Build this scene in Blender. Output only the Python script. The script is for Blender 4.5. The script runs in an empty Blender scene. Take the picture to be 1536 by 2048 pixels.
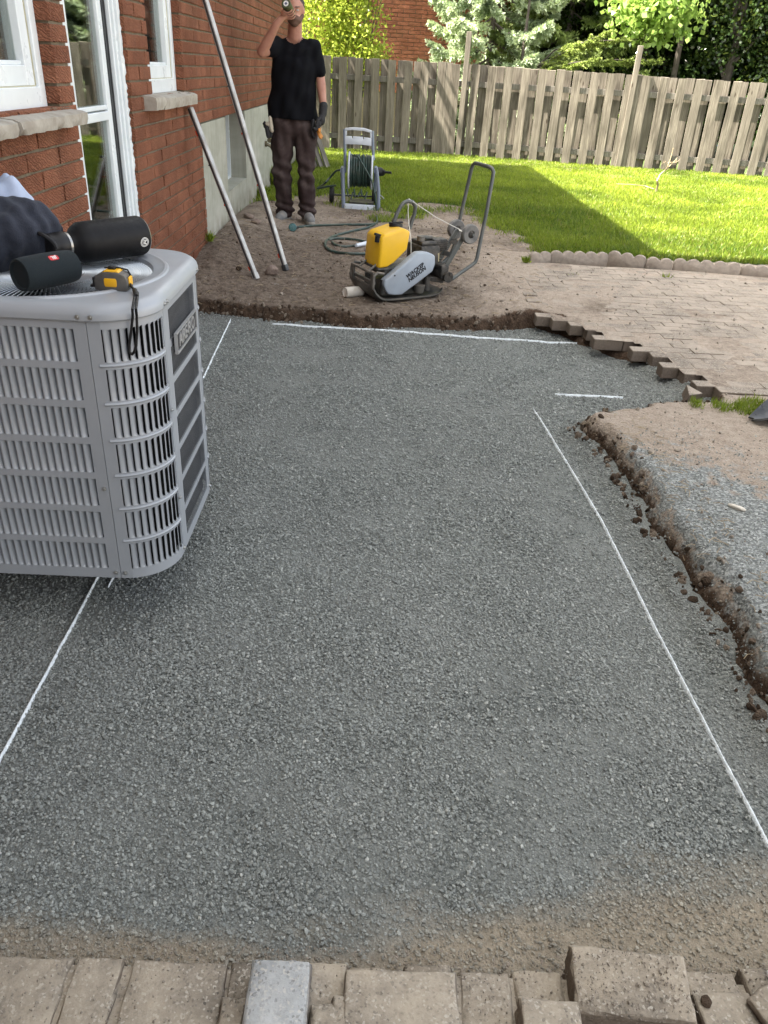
import bpy, bmesh, math, random
import numpy as np
from mathutils import Vector, Matrix, Euler
R = math.radians
rnd = random.Random(7)
rng = np.random.default_rng(7)
scene = bpy.context.scene
col = scene.collection

# ------------------------------------------------------------------ camera
F, CXP, CYP, EYE = 1555.0, 768.0, 1024.0, 1.42
Zw = -Vector((-158.0, -2726.0, -F)).normalized()
Yw = Vector((2.0, 888.0, -F)); Yw = (Yw - Zw * Yw.dot(Zw)).normalized()
Xw = Yw.cross(Zw)
MW = Matrix((Xw, Yw, Zw))
cam_d = bpy.data.cameras.new('camera'); cam = bpy.data.objects.new('camera', cam_d); col.objects.link(cam)
cam.matrix_world = Matrix.Translation((0, 0, EYE)) @ MW.to_4x4()
cam_d.sensor_fit = 'VERTICAL'; cam_d.sensor_height = 36.0; cam_d.lens = 36.0 * F / 2048.0
cam_d.clip_start = 0.02; cam_d.clip_end = 400
scene.camera = cam
def at(px, py, z=None, X=None, Y=None):
    "the world point seen at a photo pixel, on the plane z=, X= or Y="
    r = MW @ Vector((px - CXP, CYP - py, -F))
    t = (z - EYE) / r.z if z is not None else (X / r.x if X is not None else Y / r.y)
    return Vector((0, 0, EYE)) + r * t

# ------------------------------------------------------------------ light
SUN_EL, SUN_AZ = 57.0, 9.0      # light travels towards +X, a little +Y
world = bpy.data.worlds.new('World'); scene.world = world; world.use_nodes = True
wn = world.node_tree; bg = wn.nodes['Background']
sky = wn.nodes.new('ShaderNodeTexSky'); sky.sky_type = 'NISHITA'; sky.sun_disc = False
sky.sun_elevation = R(SUN_EL); sky.sun_rotation = R(270 - SUN_AZ)
sky.air_density = 0.8; sky.dust_density = 3.0; sky.ozone_density = 0.6
bw = wn.nodes.new('ShaderNodeRGBToBW'); wn.links.new(sky.outputs[0], bw.inputs[0])
cm = wn.nodes.new('ShaderNodeMix'); cm.data_type = 'RGBA'
cg = wn.nodes.new('ShaderNodeVectorMath'); cg.operation = 'SCALE'; cg.inputs[0].default_value = (1.02, 1.0, .93); cs_ = wn.nodes.new('ShaderNodeMath'); cs_.operation = 'MULTIPLY'; cs_.inputs[1].default_value = 1.7
wn.links.new(bw.outputs[0], cs_.inputs[0]); wn.links.new(cs_.outputs[0], cg.inputs['Scale'])
tc = wn.nodes.new('ShaderNodeTexCoord'); mp = wn.nodes.new('ShaderNodeMapping'); mp.inputs['Scale'].default_value = (1, 1, 2.6); cn = wn.nodes.new('ShaderNodeTexNoise'); cn.inputs['Scale'].default_value = 2.2; cn.inputs['Detail'].default_value = 7; cn.inputs['Roughness'].default_value = .6
wn.links.new(tc.outputs['Generated'], mp.inputs[0]); wn.links.new(mp.outputs[0], cn.inputs['Vector'])
cr_ = wn.nodes.new('ShaderNodeMapRange'); cr_.inputs[1].default_value = .38; cr_.inputs[2].default_value = .56; cr_.inputs[3].default_value = .25; cr_.inputs[4].default_value = .95; wn.links.new(cn.outputs[0], cr_.inputs[0])
wn.links.new(cr_.outputs[0], cm.inputs[0]); wn.links.new(sky.outputs[0], cm.inputs[6]); wn.links.new(cg.outputs[0], cm.inputs[7])
wn.links.new(cm.outputs[2], bg.inputs[0]); bg.inputs[1].default_value = 0.12      # sky with broken white cloud
sd = bpy.data.lights.new('sun', 'SUN'); sun = bpy.data.objects.new('sun', sd); col.objects.link(sun)
sd.energy = 5.0; sd.angle = R(0.53); sd.color = (1.0, 0.93, 0.82)
tdir = Vector((math.cos(R(SUN_EL)) * math.cos(R(SUN_AZ)), math.cos(R(SUN_EL)) * math.sin(R(SUN_AZ)), -math.sin(R(SUN_EL))))
sun.rotation_euler = tdir.to_track_quat('-Z', 'Y').to_euler()
sun.location = (-8, -2, 12)
scene.view_settings.view_transform = 'Standard'; scene.view_settings.look = 'None'
scene.view_settings.exposure = 2.62; scene.view_settings.gamma = 1.0
scene.cycles.use_denoising = True

# ------------------------------------------------------------------ naming helpers
def tag(o, label=None, cat=None, group=None, kind=None):
    if label: o['label'] = label
    if cat: o['category'] = cat
    if group: o['group'] = group
    if kind: o['kind'] = kind
    return o
def empty(name, loc=(0, 0, 0), rot=(0, 0, 0), label=None, cat=None, group=None, kind=None):
    e = bpy.data.objects.new(name, None); col.objects.link(e); e.empty_display_size = 0.1
    e.location = loc; e.rotation_euler = rot
    return tag(e, label, cat, group, kind)

# ------------------------------------------------------------------ mesh helpers
def finish(me, smooth=True, ang=38):
    if not smooth: return me
    me.shade_smooth()
    bm = bmesh.new(); bm.from_mesh(me); c = R(ang)
    for e in bm.edges:
        e.smooth = not (len(e.link_faces) != 2 or e.calc_face_angle(0) > c)
    bm.to_mesh(me); bm.free()
    return me
def link(name, me, mat=None, parent=None, mods=()):
    o = bpy.data.objects.new(name, me)
    if mat is not None:
        if not me.materials: me.materials.append(mat)
    col.objects.link(o)
    if parent is not None: o.parent = parent
    return o
class B:
    def __init__(s): s.v = []; s.f = []
    def add(s, vs, fs, M=None):
        k = len(s.v)
        s.v += [tuple(M @ Vector(p)) if M else tuple(p) for p in vs]
        s.f += [tuple(i + k for i in f) for f in fs]; return s
    def box(s, c, d, rot=None, ch=0.0):
        x, y, z = d[0] / 2, d[1] / 2, d[2] / 2
        M = Matrix.Translation(c) @ (Euler(rot).to_matrix().to_4x4() if rot else Matrix())
        if ch <= 0:
            vs = [(i, j, k) for i in (-x, x) for j in (-y, y) for k in (-z, z)]
            return s.add(vs, [(0, 1, 3, 2), (4, 6, 7, 5), (0, 4, 5, 1), (2, 3, 7, 6), (0, 2, 6, 4), (1, 5, 7, 3)], M)
        bm = bmesh.new(); bmesh.ops.create_cube(bm, size=1)
        for v in bm.verts: v.co = (v.co.x * d[0], v.co.y * d[1], v.co.z * d[2])
        bmesh.ops.bevel(bm, geom=bm.edges[:], offset=ch, segments=2 if ch > .004 else 1, affect='EDGES', profile=.5)
        return s.bm(bm, M)
    def bm(s, bm, M=None):
        bm.verts.index_update()
        s.add([v.co[:] for v in bm.verts], [tuple(v.index for v in f.verts) for f in bm.faces], M); bm.free(); return s
    def cyl(s, p0, p1, r0, r1=None, n=16, cap=True):
        r1 = r0 if r1 is None else r1
        p0 = Vector(p0); p1 = Vector(p1); q = (p1 - p0).to_track_quat('Z', 'Y')
        k = len(s.v)
        for p, r in ((p0, r0), (p1, r1)):
            for i in range(n):
                a = 2 * math.pi * i / n
                s.v.append(tuple(p + q @ Vector((r * math.cos(a), r * math.sin(a), 0))))
        for i in range(n): s.f.append((k + i, k + (i + 1) % n, k + n + (i + 1) % n, k + n + i))
        if cap: s.f.append(tuple(k + i for i in reversed(range(n)))); s.f.append(tuple(k + n + i for i in range(n)))
        return s
    def tube(s, pts, r, n=10, cap=True, closed=False):
        pts = [Vector(p) for p in pts]; m = len(pts)
        rr = r if isinstance(r, (list, tuple)) else [r] * m
        k = len(s.v); up = None
        for i, p in enumerate(pts):
            if closed: t = (pts[(i + 1) % m] - pts[i - 1]).normalized()
            else: t = (pts[min(i + 1, m - 1)] - pts[max(i - 1, 0)]).normalized()
            if up is None:
                up = Vector((0, 0, 1)) if abs(t.z) < .9 else Vector((1, 0, 0))
            a = t.cross(up).normalized(); up = a.cross(t).normalized()
            for j in range(n):
                th = 2 * math.pi * j / n
                s.v.append(tuple(p + (a * math.cos(th) + up * math.sin(th)) * rr[i]))
        for i in range(m if closed else m - 1):
            i2 = (i + 1) % m
            for j in range(n):
                s.f.append((k + i * n + j, k + i * n + (j + 1) % n, k + i2 * n + (j + 1) % n, k + i2 * n + j))
        if cap and not closed:
            s.f.append(tuple(k + j for j in reversed(range(n)))); s.f.append(tuple(k + (m - 1) * n + j for j in range(n)))
        return s
    def lathe(s, prof, M=None, n=24):
        "profile of (r, z) turned about z"
        k = len(s.v); vs = []; fs = []
        for r, z in prof:
            for i in range(n):
                a = 2 * math.pi * i / n; vs.append((r * math.cos(a), r * math.sin(a), z))
        for q in range(len(prof) - 1):
            for i in range(n):
                fs.append((q * n + i, q * n + (i + 1) % n, (q + 1) * n + (i + 1) % n, (q + 1) * n + i))
        if prof[0][0] > 1e-5: fs.append(tuple(reversed(range(n))))
        if prof[-1][0] > 1e-5: fs.append(tuple((len(prof) - 1) * n + i for i in range(n)))
        return s.add(vs, fs, M)
    def prism(s, poly, h, M=None, ch=0.0, seg=2):
        "2D outline in xy raised along z from 0 to h"
        bm = bmesh.new(); f = bm.faces.new([bm.verts.new((x, y, 0)) for x, y in poly])
        g = bmesh.ops.extrude_face_region(bm, geom=[f])
        bmesh.ops.translate(bm, verts=[e for e in g['geom'] if isinstance(e, bmesh.types.BMVert)], vec=(0, 0, h))
        bmesh.ops.recalc_face_normals(bm, faces=bm.faces[:])
        if ch > 0:
            es = [e for e in bm.edges if e.calc_face_angle(0) > .3]
            bmesh.ops.bevel(bm, geom=es, offset=ch, segments=seg, affect='EDGES', profile=.5)
        return s.bm(bm, M)
    def me(s, name, smooth=True, ang=38):
        me = bpy.data.meshes.new(name); me.from_pydata(s.v, [], s.f); me.validate(); me.update()
        return finish(me, smooth, ang)
    def obj(s, name, mat, parent=None, smooth=True, ang=38, bevel=0.0):
        o = link(name, s.me(name, smooth, ang), mat, parent)
        if bevel > 0:
            m = o.modifiers.new('bevel', 'BEVEL'); m.width = bevel; m.segments = 2; m.limit_method = 'ANGLE'; m.angle_limit = R(40)
        return o
def np_mesh(name, V, Fc, mat=None, smooth=False, parent=None, attrs=None):
    "V (n,3), Fc (m,k) as one mesh, with float attributes"
    me = bpy.data.meshes.new(name); V = np.asarray(V, np.float32); Fc = np.asarray(Fc, np.int32)
    me.vertices.add(len(V)); me.vertices.foreach_set('co', V.ravel())
    k = Fc.shape[1]; me.loops.add(Fc.size); me.loops.foreach_set('vertex_index', Fc.ravel())
    me.polygons.add(len(Fc)); me.polygons.foreach_set('loop_start', np.arange(0, Fc.size, k, dtype=np.int32))
    if smooth: me.polygons.foreach_set('use_smooth', np.ones(len(Fc), bool))
    me.update(calc_edges=True)
    for n_, a in (attrs or {}).items():
        a = np.asarray(a, np.float32)
        if a.ndim == 1:
            t = me.attributes.new(n_, 'FLOAT', 'POINT'); t.data.foreach_set('value', a)
        else:
            t = me.attributes.new(n_, 'FLOAT_VECTOR', 'POINT'); t.data.foreach_set('vector', a.ravel())
    return link(name, me, mat, parent)
def blade_cards(P, N, L, W, rs, bend=0.3):
    "thin leaf: base points P, direction N, length L, width W; two quads-as-diamond"
    n = len(P); N = N / np.linalg.norm(N, axis=1)[:, None]
    ref = rs.normal(size=(n, 3)); S = np.cross(N, ref); S /= np.linalg.norm(S, axis=1)[:, None] + 1e-9
    U = np.cross(S, N)
    L = np.broadcast_to(L, n)[:, None]; W = np.broadcast_to(W, n)[:, None]
    a = P; m1 = P + N * L * .5 + S * W * .5; m2 = P + N * L * .5 - S * W * .5; t = P + N * L + U * L * bend * rs.uniform(-1, 1, (n, 1))
    V = np.stack([a, m1, t, m2], 1).reshape(-1, 3)
    Fc = np.arange(4 * n).reshape(n, 4)
    return V, Fc
# value noise in numpy (tileable enough for ground relief)
_perm = np.random.default_rng(3).random((256, 256))
def vnoise(x, y, s):
    x = np.asarray(x) * s; y = np.asarray(y) * s
    xi = np.floor(x).astype(int); yi = np.floor(y).astype(int); fx = x - xi; fy = y - yi
    fx = fx * fx * (3 - 2 * fx); fy = fy * fy * (3 - 2 * fy)
    g = lambda a, b: _perm[a % 256, b % 256]
    return (g(xi, yi) * (1 - fx) + g(xi + 1, yi) * fx) * (1 - fy) + (g(xi, yi + 1) * (1 - fx) + g(xi + 1, yi + 1) * fx) * fy
def fbm(x, y, s, o=4):
    t = 0; a = .5; n = 0
    for i in range(o): t = t + a * (vnoise(x + 17.3 * i, y - 9.1 * i, s * 2 ** i) - .5); n += a; a *= .5
    return t / n
def sstep(a, b, t):
    t = np.clip((t - a) / (b - a), 0, 1); return t * t * (3 - 2 * t)

# ------------------------------------------------------------------ material helpers
class NT:
    def __init__(s, name):
        s.m = bpy.data.materials.new(name); s.m.use_nodes = True; s.t = s.m.node_tree
        s.b = s.t.nodes['Principled BSDF']; s.o = s.t.nodes['Material Output']
    def n(s, typ, ins=None, **kw):
        nd = s.t.nodes.new('ShaderNode' + typ)
        for k, v in kw.items(): setattr(nd, k, v)
        for k, v in (ins or {}).items(): s.set(nd.inputs[k], v)
        return nd
    def set(s, inp, v):
        if isinstance(v, bpy.types.NodeSocket): s.t.links.new(v, inp)
        elif isinstance(v, bpy.types.Node): s.t.links.new(v.outputs[0], inp)
        else:
            if inp.type == 'RGBA' and hasattr(v, '__len__') and len(v) == 3: v = (*v, 1)
            inp.default_value = v
    def p(s, **kw):
        for k, v in kw.items(): s.set(s.b.inputs[{'base': 'Base Color', 'rough': 'Roughness', 'metal': 'Metallic', 'normal': 'Normal', 'spec': 'Specular IOR Level', 'coat': 'Coat Weight', 'sheen': 'Sheen Weight', 'alpha': 'Alpha'}.get(k, k)], v)
        return s
    def pos(s): return s.n('NewGeometry').outputs['Position']
    def oc(s): return s.n('TexCoord').outputs['Object']
    def noise(s, vec, scale, detail=4, rough=.55, dist=0.0, color=False):
        nd = s.n('TexNoise', {'Vector': vec, 'Scale': scale, 'Detail': detail, 'Roughness': rough, 'Distortion': dist})
        return nd.outputs['Color' if color else 'Fac']
    def vor(s, vec, scale, feature='F1', out='Distance', rand=1.0):
        nd = s.n('TexVoronoi', {'Vector': vec, 'Scale': scale, 'Randomness': rand}, feature=feature); return nd.outputs[out]
    def ramp(s, fac, stops, interp='LINEAR'):
        nd = s.n('ValToRGB', {'Fac': fac}); cr = nd.color_ramp; cr.interpolation = interp
        while len(cr.elements) < len(stops): cr.elements.new(0.5)
        for e, (p_, c) in zip(cr.elements, stops):
            e.position = p_; e.color = (*c, 1) if hasattr(c, '__len__') else (c, c, c, 1)
        return nd.outputs['Color']
    def mix(s, fac, a, b, mode='MIX'):
        nd = s.n('Mix', data_type='RGBA', blend_type=mode)
        s.set(nd.inputs[0], fac); s.set(nd.inputs[6], a); s.set(nd.inputs[7], b); return nd.outputs[2]
    def math(s, op, a, b=0.0, clamp=False):
        nd = s.n('Math', operation=op, use_clamp=clamp); s.set(nd.inputs[0], a); s.set(nd.inputs[1], b); return nd.outputs[0]
    def mr(s, v, a, b, c=0.0, d=1.0):
        nd = s.n('MapRange', {'Value': v, 'From Min': a, 'From Max': b, 'To Min': c, 'To Max': d}); return nd.outputs[0]
    def bump(s, h, strength=.5, dist=.01, normal=None):
        ins = {'Height': h, 'Strength': strength, 'Distance': dist}
        if normal is not None: ins['Normal'] = normal
        return s.n('Bump', ins).outputs[0]
    def scalev(s, vec, sc):
        return s.n('Mapping', {'Vector': vec, 'Scale': sc}).outputs[0]
    def attr(s, name): return s.n('Attribute', attribute_name=name).outputs['Fac']
    def rand(s): return s.n('ObjectInfo').outputs['Random']
def pm(name, c1, c2=None, scale=12, rough=.6, metal=0.0, bump=0.0, bscale=80, bdist=.004, coord='obj', spec=.5, dust=None, damt=.5, coat=0, sheen=0, rv=.12):
    m = NT(name); v = m.oc() if coord == 'obj' else m.pos()
    c2 = c2 or tuple(x * .8 for x in c1)
    n1 = m.noise(v, scale, 5)
    base = m.mix(m.mr(n1, .35, .65), c1, c2)
    if dust:
        up = m.n('SeparateXYZ', {'Vector': m.n('NewGeometry').outputs['Normal']}).outputs['Z']
        d = m.math('MULTIPLY', m.math('ADD', m.mr(up, -.2, 1, .25, 1), 0.0), m.mr(m.noise(v, scale * .7 + 3, 6, .65), .42, .68, 0, damt * 1.6), True)
        base = m.mix(d, base, dust)
    r = m.mr(m.noise(v, scale * 2, 4), .3, .7, max(rough - rv, 0), min(rough + rv, 1))
    m.p(base=base, rough=r, metal=metal, spec=spec)
    if coat: m.p(coat=coat)
    if sheen: m.p(sheen=sheen)
    if bump: m.p(normal=m.bump(m.noise(v, bscale, 6, .6), bump, bdist))
    return m.m
# ================================================================== materials of the setting
def mat_stone():
    m = NT('crushed_stone'); r = m.rand(); v = m.oc()
    c = m.ramp(r, [(0, (.16, .169, .16)), (.35, (.235, .248, .232)), (.75, (.31, .325, .302)), (.96, (.39, .405, .378)), (1, (.52, .52, .48))])
    p = m.pos()
    tan = m.mr(m.noise(m.scalev(p, (1.2, 2.5, 1)), 2.2, 4), .35, .7, -.07, .07)
    y = m.n('SeparateXYZ', {'Vector': p}).outputs['Y']
    x = m.n('SeparateXYZ', {'Vector': p}).outputs['X']
    lim = m.math('ADD', m.math('MULTIPLY', m.math('MAXIMUM', x, -.1), .22), .895)
    near = m.mr(m.math('ADD', y, tan), m.math('SUBTRACT', lim, .09), lim, .9, 0)
    c = m.mix(near, c, m.mix(r, (.2, .172, .13), (.44, .39, .305)))
    c = m.mix(m.mr(m.noise(p, 1.6, 3), .45, .7, 0, .35), c, (.32, .328, .308))
    c = m.mix(m.mr(m.noise(v, 2.0, 3), .4, .7, 0, .35), c, (.3, .31, .3))
    m.p(base=c, rough=.85, spec=.3, normal=m.bump(m.noise(v, 3, 4), .4, .1)); return m.m
def mat_gravel():
    m = NT('gravel_fines'); p = m.pos()
    v1 = m.n('TexVoronoi', {'Vector': p, 'Scale': 150}); v2 = m.n('TexVoronoi', {'Vector': p, 'Scale': 330})
    big = m.noise(p, 1.3, 4)
    c = m.ramp(m.n('SeparateColor', {'Color': v1.outputs['Color']}).outputs[0], [(0, (.05, .053, .05)), (.5, (.13, .138, .129)), (.85, (.21, .22, .205)), (1, (.32, .325, .3))])
    fine = m.ramp(m.n('SeparateColor', {'Color': v2.outputs['Color']}).outputs[0], [(0, (.12, .126, .118)), (1, (.27, .278, .26))])
    c = m.mix(m.mr(m.noise(p, 3.2, 5, .6), .42, .6), c, fine)
    c = m.mix(m.mr(big, .35, .7, 0, .3), c, (.25, .265, .245))
    y = m.n('SeparateXYZ', {'Vector': p}).outputs['Y']; x = m.n('SeparateXYZ', {'Vector': p}).outputs['X']
    w = m.mr(m.noise(m.scalev(p, (1.2, 2.5, 1)), 2.2, 4), .35, .7, -.07, .07)
    lim = m.math('ADD', m.math('MULTIPLY', m.math('MAXIMUM', x, -.1), .22), .915)
    near = m.mr(m.math('ADD', y, w), m.math('SUBTRACT', lim, .12), lim, 1, 0)
    tan = m.mix(m.noise(p, 60, 5), (.17, .14, .1), (.43, .37, .285))
    c = m.mix(near, c, tan)
    h = m.math('SUBTRACT', 1.0, v1.outputs['Distance'])
    m.p(base=c, rough=.95, spec=.2, normal=m.bump(m.math('ADD', h, m.noise(p, 400, 2)), .9, .004)); return m.m
def mat_ground():
    m = NT('ground_soil'); p = m.pos()
    n1 = m.noise(p, 2.3, 6, .6); n2 = m.noise(m.scalev(p, (1, 1, 1)), 28, 8, .7); n3 = m.noise(p, 130, 5, .7)
    dry = m.mix(m.mr(n2, .35, .66), (.2, .15, .115), (.37, .305, .245))
    dry = m.mix(m.mr(n3, .35, .7, 0, .75), dry, (.48, .41, .335))
    wet = m.mix(m.mr(n2, .35, .65), (.032, .02, .013), (.12, .08, .055))
    brown = m.mix(m.mr(n2, .35, .65), (.085, .064, .048), (.25, .2, .157))
    pale_mix = m.mr(m.math('ADD', m.attr('pale'), m.mr(n1, .3, .7, -.35, .35)), .25, .75)
    c = m.mix(pale_mix, brown, dry)  # paler dry soil blended over brown by the pale mask
    c = m.mix(m.mr(m.math('ADD', m.attr('wet'), m.mr(n2, .3, .7, -.25, .25)), .35, .65), c, wet)
    v1 = m.n('TexVoronoi', {'Vector': p, 'Scale': 140})
    grey = m.ramp(m.n('SeparateColor', {'Color': v1.outputs['Color']}).outputs[0], [(0, (.12, .125, .12)), (.6, (.25, .26, .25)), (1, (.42, .43, .41))])
    c = m.mix(m.mr(m.math('ADD', m.attr('dust'), m.mr(m.noise(p, 14, 6, .7), .3, .7, -.45, .45)), .3, .6), c, grey)
    gr = m.mix(m.mr(m.noise(p, 30, 5), .35, .65), (.025, .05, .01), (.075, .12, .025))
    c = m.mix(m.mr(m.math('ADD', m.attr('grass'), m.mr(n2, .3, .7, -.2, .2)), .4, .65), c, gr)
    b = m.bump(n2, .7, .02); b = m.bump(m.math('ADD', n3, m.vor(p, 90)), .8, .006, b)
    m.p(base=c, rough=.95, spec=.15, normal=b); return m.m
def mat_brick(name='red_brick', a=(.33, .122, .066), b=(.44, .18, .102), mort=None):
    m = NT(name); p = m.pos(); r = m.rand()
    wv = m.n('TexWave', {'Vector': m.scalev(p, (1, .9, 1.7)), 'Scale': 24, 'Distortion': 9, 'Detail': 3, 'Detail Scale': 1.6, 'Detail Roughness': .6}, wave_type='BANDS', bands_direction='DIAGONAL')
    n = m.noise(p, 9, 5)
    c = m.mix(r, a, b)
    c = m.mix(m.mr(n, .35, .7, 0, .6), c, tuple(x * .62 for x in a))
    c = m.mix(m.mr(m.noise(p, 70, 5, .7), .5, .75, 0, .5), c, (.55, .26, .15))
    c = m.mix(m.mr(m.noise(p, 2.1, 3), .55, .75, 0, .35), c, (.3, .17, .1))
    h = m.math('MULTIPLY', wv.outputs['Fac'], m.mr(m.noise(p, 3.5, 2), .35, .5, .25, 1))
    c = m.mix(m.mr(h, .0, .45, .55, 0), c, tuple(x * .5 for x in a))
    m.p(base=c, rough=.85, spec=.25, normal=m.bump(m.math('ADD', h, m.math('MULTIPLY', m.noise(p, 160, 5, .7), .6)), 1.0, .012)); return m.m
def mat_mortar(): return pm('mortar', (.19, .15, .1), (.12, .095, .065), 40, .95, bump=.5, bscale=200, coord='pos')
def mat_concrete():
    m = NT('foundation_concrete'); p = m.pos()
    n = m.noise(m.scalev(p, (1, 2, 5)), 1.2, 6, .6)
    c = m.mix(m.mr(n, .35, .68), (.33, .33, .27), (.44, .43, .37))
    st = m.noise(m.scalev(p, (6, 6, .5)), 2.5, 4)
    c = m.mix(m.mr(st, .5, .75, 0, .5), c, (.22, .225, .18))
    z = m.n('SeparateXYZ', {'Vector': p}).outputs['Z']
    c = m.mix(m.math('MULTIPLY', m.mr(z, .1, .35, 1, 0), m.mr(m.noise(p, 8, 5), .35, .65)), c, (.16, .13, .09))
    m.p(base=c, rough=.9, spec=.2, normal=m.bump(m.noise(p, 90, 6, .6), .35, .004)); return m.m
def mat_wood(name, a, b, knots=True):
    m = NT(name); v = m.oc(); r = m.rand()
    off = m.n('VectorMath', {0: v, 1: m.n('CombineXYZ', {'X': m.math('MULTIPLY', r, 7.0), 'Y': m.math('MULTIPLY', r, 3.0), 'Z': m.math('MULTIPLY', r, 9.0)}).outputs[0]}, operation='ADD').outputs[0]
    g = m.noise(m.scalev(off, (60, 60, 2.2)), 1.0, 6, .65, .4)
    c = m.mix(m.mr(g, .35, .66), a, b)
    c = m.mix(m.mr(m.noise(m.scalev(off, (4, 4, 1.1)), 2, 4), .4, .7, 0, .7), c, tuple(x * .55 for x in a))
    c = m.mix(m.mr(r, .3, 1, 0, .45), c, tuple(x * .62 for x in b))
    if knots:
        k = m.vor(m.scalev(off, (7, 7, 2.2)), 1.0); c = m.mix(m.mr(k, .05, .11, .85, 0), c, (.05, .035, .025))
    m.p(base=c, rough=.85, spec=.2, normal=m.bump(g, .6, .003)); return m.m
def mat_paver(name, a, b, dust, amt):
    m = NT(name); p = m.pos(); r = m.rand()
    n = m.noise(p, 55, 8, .7); v = m.n('TexVoronoi', {'Vector': p, 'Scale': 260})
    c = m.mix(m.mr(n, .35, .65), a, b); c = m.mix(m.math('MULTIPLY', r, .6), c, tuple(x * .6 for x in a))
    c = m.mix(m.mr(m.n('SeparateColor', {'Color': v.outputs['Color']}).outputs[0], .8, .95, 0, .75), c, (.5, .46, .4))
    c = m.mix(m.mr(m.n('SeparateColor', {'Color': v.outputs['Color']}).outputs[1], .84, .96, 0, .7), c, (.06, .055, .05))
    c = m.mix(m.mr(m.noise(p, 6, 6, .65), .5 - amt * .3, .72 - amt * .2, 0, .95), c, dust)
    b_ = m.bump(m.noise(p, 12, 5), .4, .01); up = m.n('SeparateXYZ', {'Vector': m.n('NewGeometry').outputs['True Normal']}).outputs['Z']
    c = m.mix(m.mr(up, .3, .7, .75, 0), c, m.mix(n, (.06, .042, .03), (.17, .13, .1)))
    m.p(base=c, rough=.92, spec=.2, normal=m.bump(n, .9, .005, b_)); return m.m
def mat_leaf(name, a, b, tr=.35, rough=.5):
    m = NT(name); r = m.attr('rnd'); c = m.mix(r, a, b)
    m.p(base=c, rough=rough, spec=.35)
    t = m.n('BsdfTranslucent', {'Color': m.mix(.5, c, m.mix(.5, c, (.5, .6, .1)))})
    mx = m.n('MixShader', {0: tr, 1: m.b.outputs[0], 2: t.outputs[0]}); m.t.links.new(mx.outputs[0], m.o.inputs[0]); return m.m
M_STONE, M_GRAVEL, M_GROUND, M_BRICK, M_MORTAR, M_CONC = mat_stone(), mat_gravel(), mat_ground(), mat_brick(), mat_mortar(), mat_concrete()
M_FENCE = mat_wood('weathered_fence_wood', (.095, .08, .062), (.31, .272, .22))
M_RAIL = mat_wood('weathered_rail_wood', (.12, .108, .092), (.26, .24, .205), False)
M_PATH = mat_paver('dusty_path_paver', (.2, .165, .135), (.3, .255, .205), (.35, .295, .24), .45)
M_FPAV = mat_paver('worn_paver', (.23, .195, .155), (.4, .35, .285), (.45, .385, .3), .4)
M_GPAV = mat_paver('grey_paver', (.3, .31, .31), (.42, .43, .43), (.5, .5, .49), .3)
M_WHITE = pm('white_vinyl', (.74, .78, .8), (.66, .7, .72), 6, .35, bump=.05, coord='pos')
M_SILL = pm('limestone_sill', (.42, .385, .33), (.3, .265, .22), 14, .85, bump=.5, bscale=40, bdist=.006, coord='pos')
M_CHALK = pm('marking_chalk', (.82, .86, .88), (.6, .64, .66), 90, .95, bump=.8, bscale=220, coord='pos')
def mat_glass():
    m = NT('window_glass'); m.p(base=(.02, .025, .025), rough=.03, spec=.9)
    t = m.n('BsdfTransparent', {'Color': (.75, .8, .78)})
    fr = m.n('Fresnel', {'IOR': 1.5}); g = m.n('BsdfGlossy', {'Color': (1, 1, 1), 'Roughness': .02})
    mx = m.n('MixShader', {0: m.math('MULTIPLY', fr.outputs[0], .8), 1: t.outputs[0], 2: g.outputs[0]}); m.t.links.new(mx.outputs[0], m.o.inputs[0]); return m.m
M_GLASS = mat_glass()
M_DARK = pm('dark_interior', (.02, .022, .022), (.03, .03, .03), 4, .8)
M_CURT = pm('grey_curtain', (.3, .3, .31), (.22, .22, .23), 5, .8, coord='pos')
M_GASKET = pm('black_gasket', (.03, .032, .035), (.05, .052, .055), 20, .5)

# ================================================================== ground, gravel
EXC = [(-1.33, .80), (-1.33, 4.98), (-1.04, 4.93), (-.75, 4.87), (-.5, 4.84), (-.2, 4.79), (.04, 4.77), (.5, 4.80), (.85, 4.86), (1.05, 4.92), (1.16, 4.8), (1.28, 4.62), (1.36, 4.42),
       (1.52, 4.26), (1.63, 4.05), (1.70, 3.7), (1.64, 3.55), (1.3, 3.46), (1.07, 3.40), (.93, 3.26), (.97, 3.08), (1.0, 2.78), (1.0, 2.45),
       (1.02, 2.1), (1.035, 1.78), (1.04, 1.5), (1.05, 1.2), (1.05, .9), (1.05, .80)]
def poly_sd(x, y, poly):
    "signed distance, positive outside"
    x = np.asarray(x, float); y = np.asarray(y, float); d = np.full(x.shape, 1e9); ins = np.zeros(x.shape, bool)
    for (ax, ay), (bx, by) in zip(poly, poly[1:] + poly[:1]):
        ex, ey = bx - ax, by - ay; t = np.clip(((x - ax) * ex + (y - ay) * ey) / (ex * ex + ey * ey), 0, 1)
        d = np.minimum(d, np.hypot(x - ax - t * ex, y - ay - t * ey))
        c = (ay > y) != (by > y); ins ^= c & (x < ex * (y - ay) / (ey if ey else 1e-9) + ax)
    return np.where(ins, -d, d)
STEP = [(1.02, 6.7), (1.02, 4.71), (1.195, 4.71), (1.195, 4.52), (1.297, 4.52), (1.297, 4.345), (1.472, 4.345), (1.472, 4.19), (1.563, 4.19), (1.563, 3.84), (1.642, 3.84), (1.642, 3.62), (5, 3.62), (5, 6.7)]
def exc_sd(x, y):
    w = fbm(x, y, 5.0, 4) * .10 + fbm(x + 5, y, 22, 3) * .035
    w = np.where(np.asarray(y) < 1.0, w * .2, w)
    return poly_sd(x, y, EXC) + w
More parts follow.
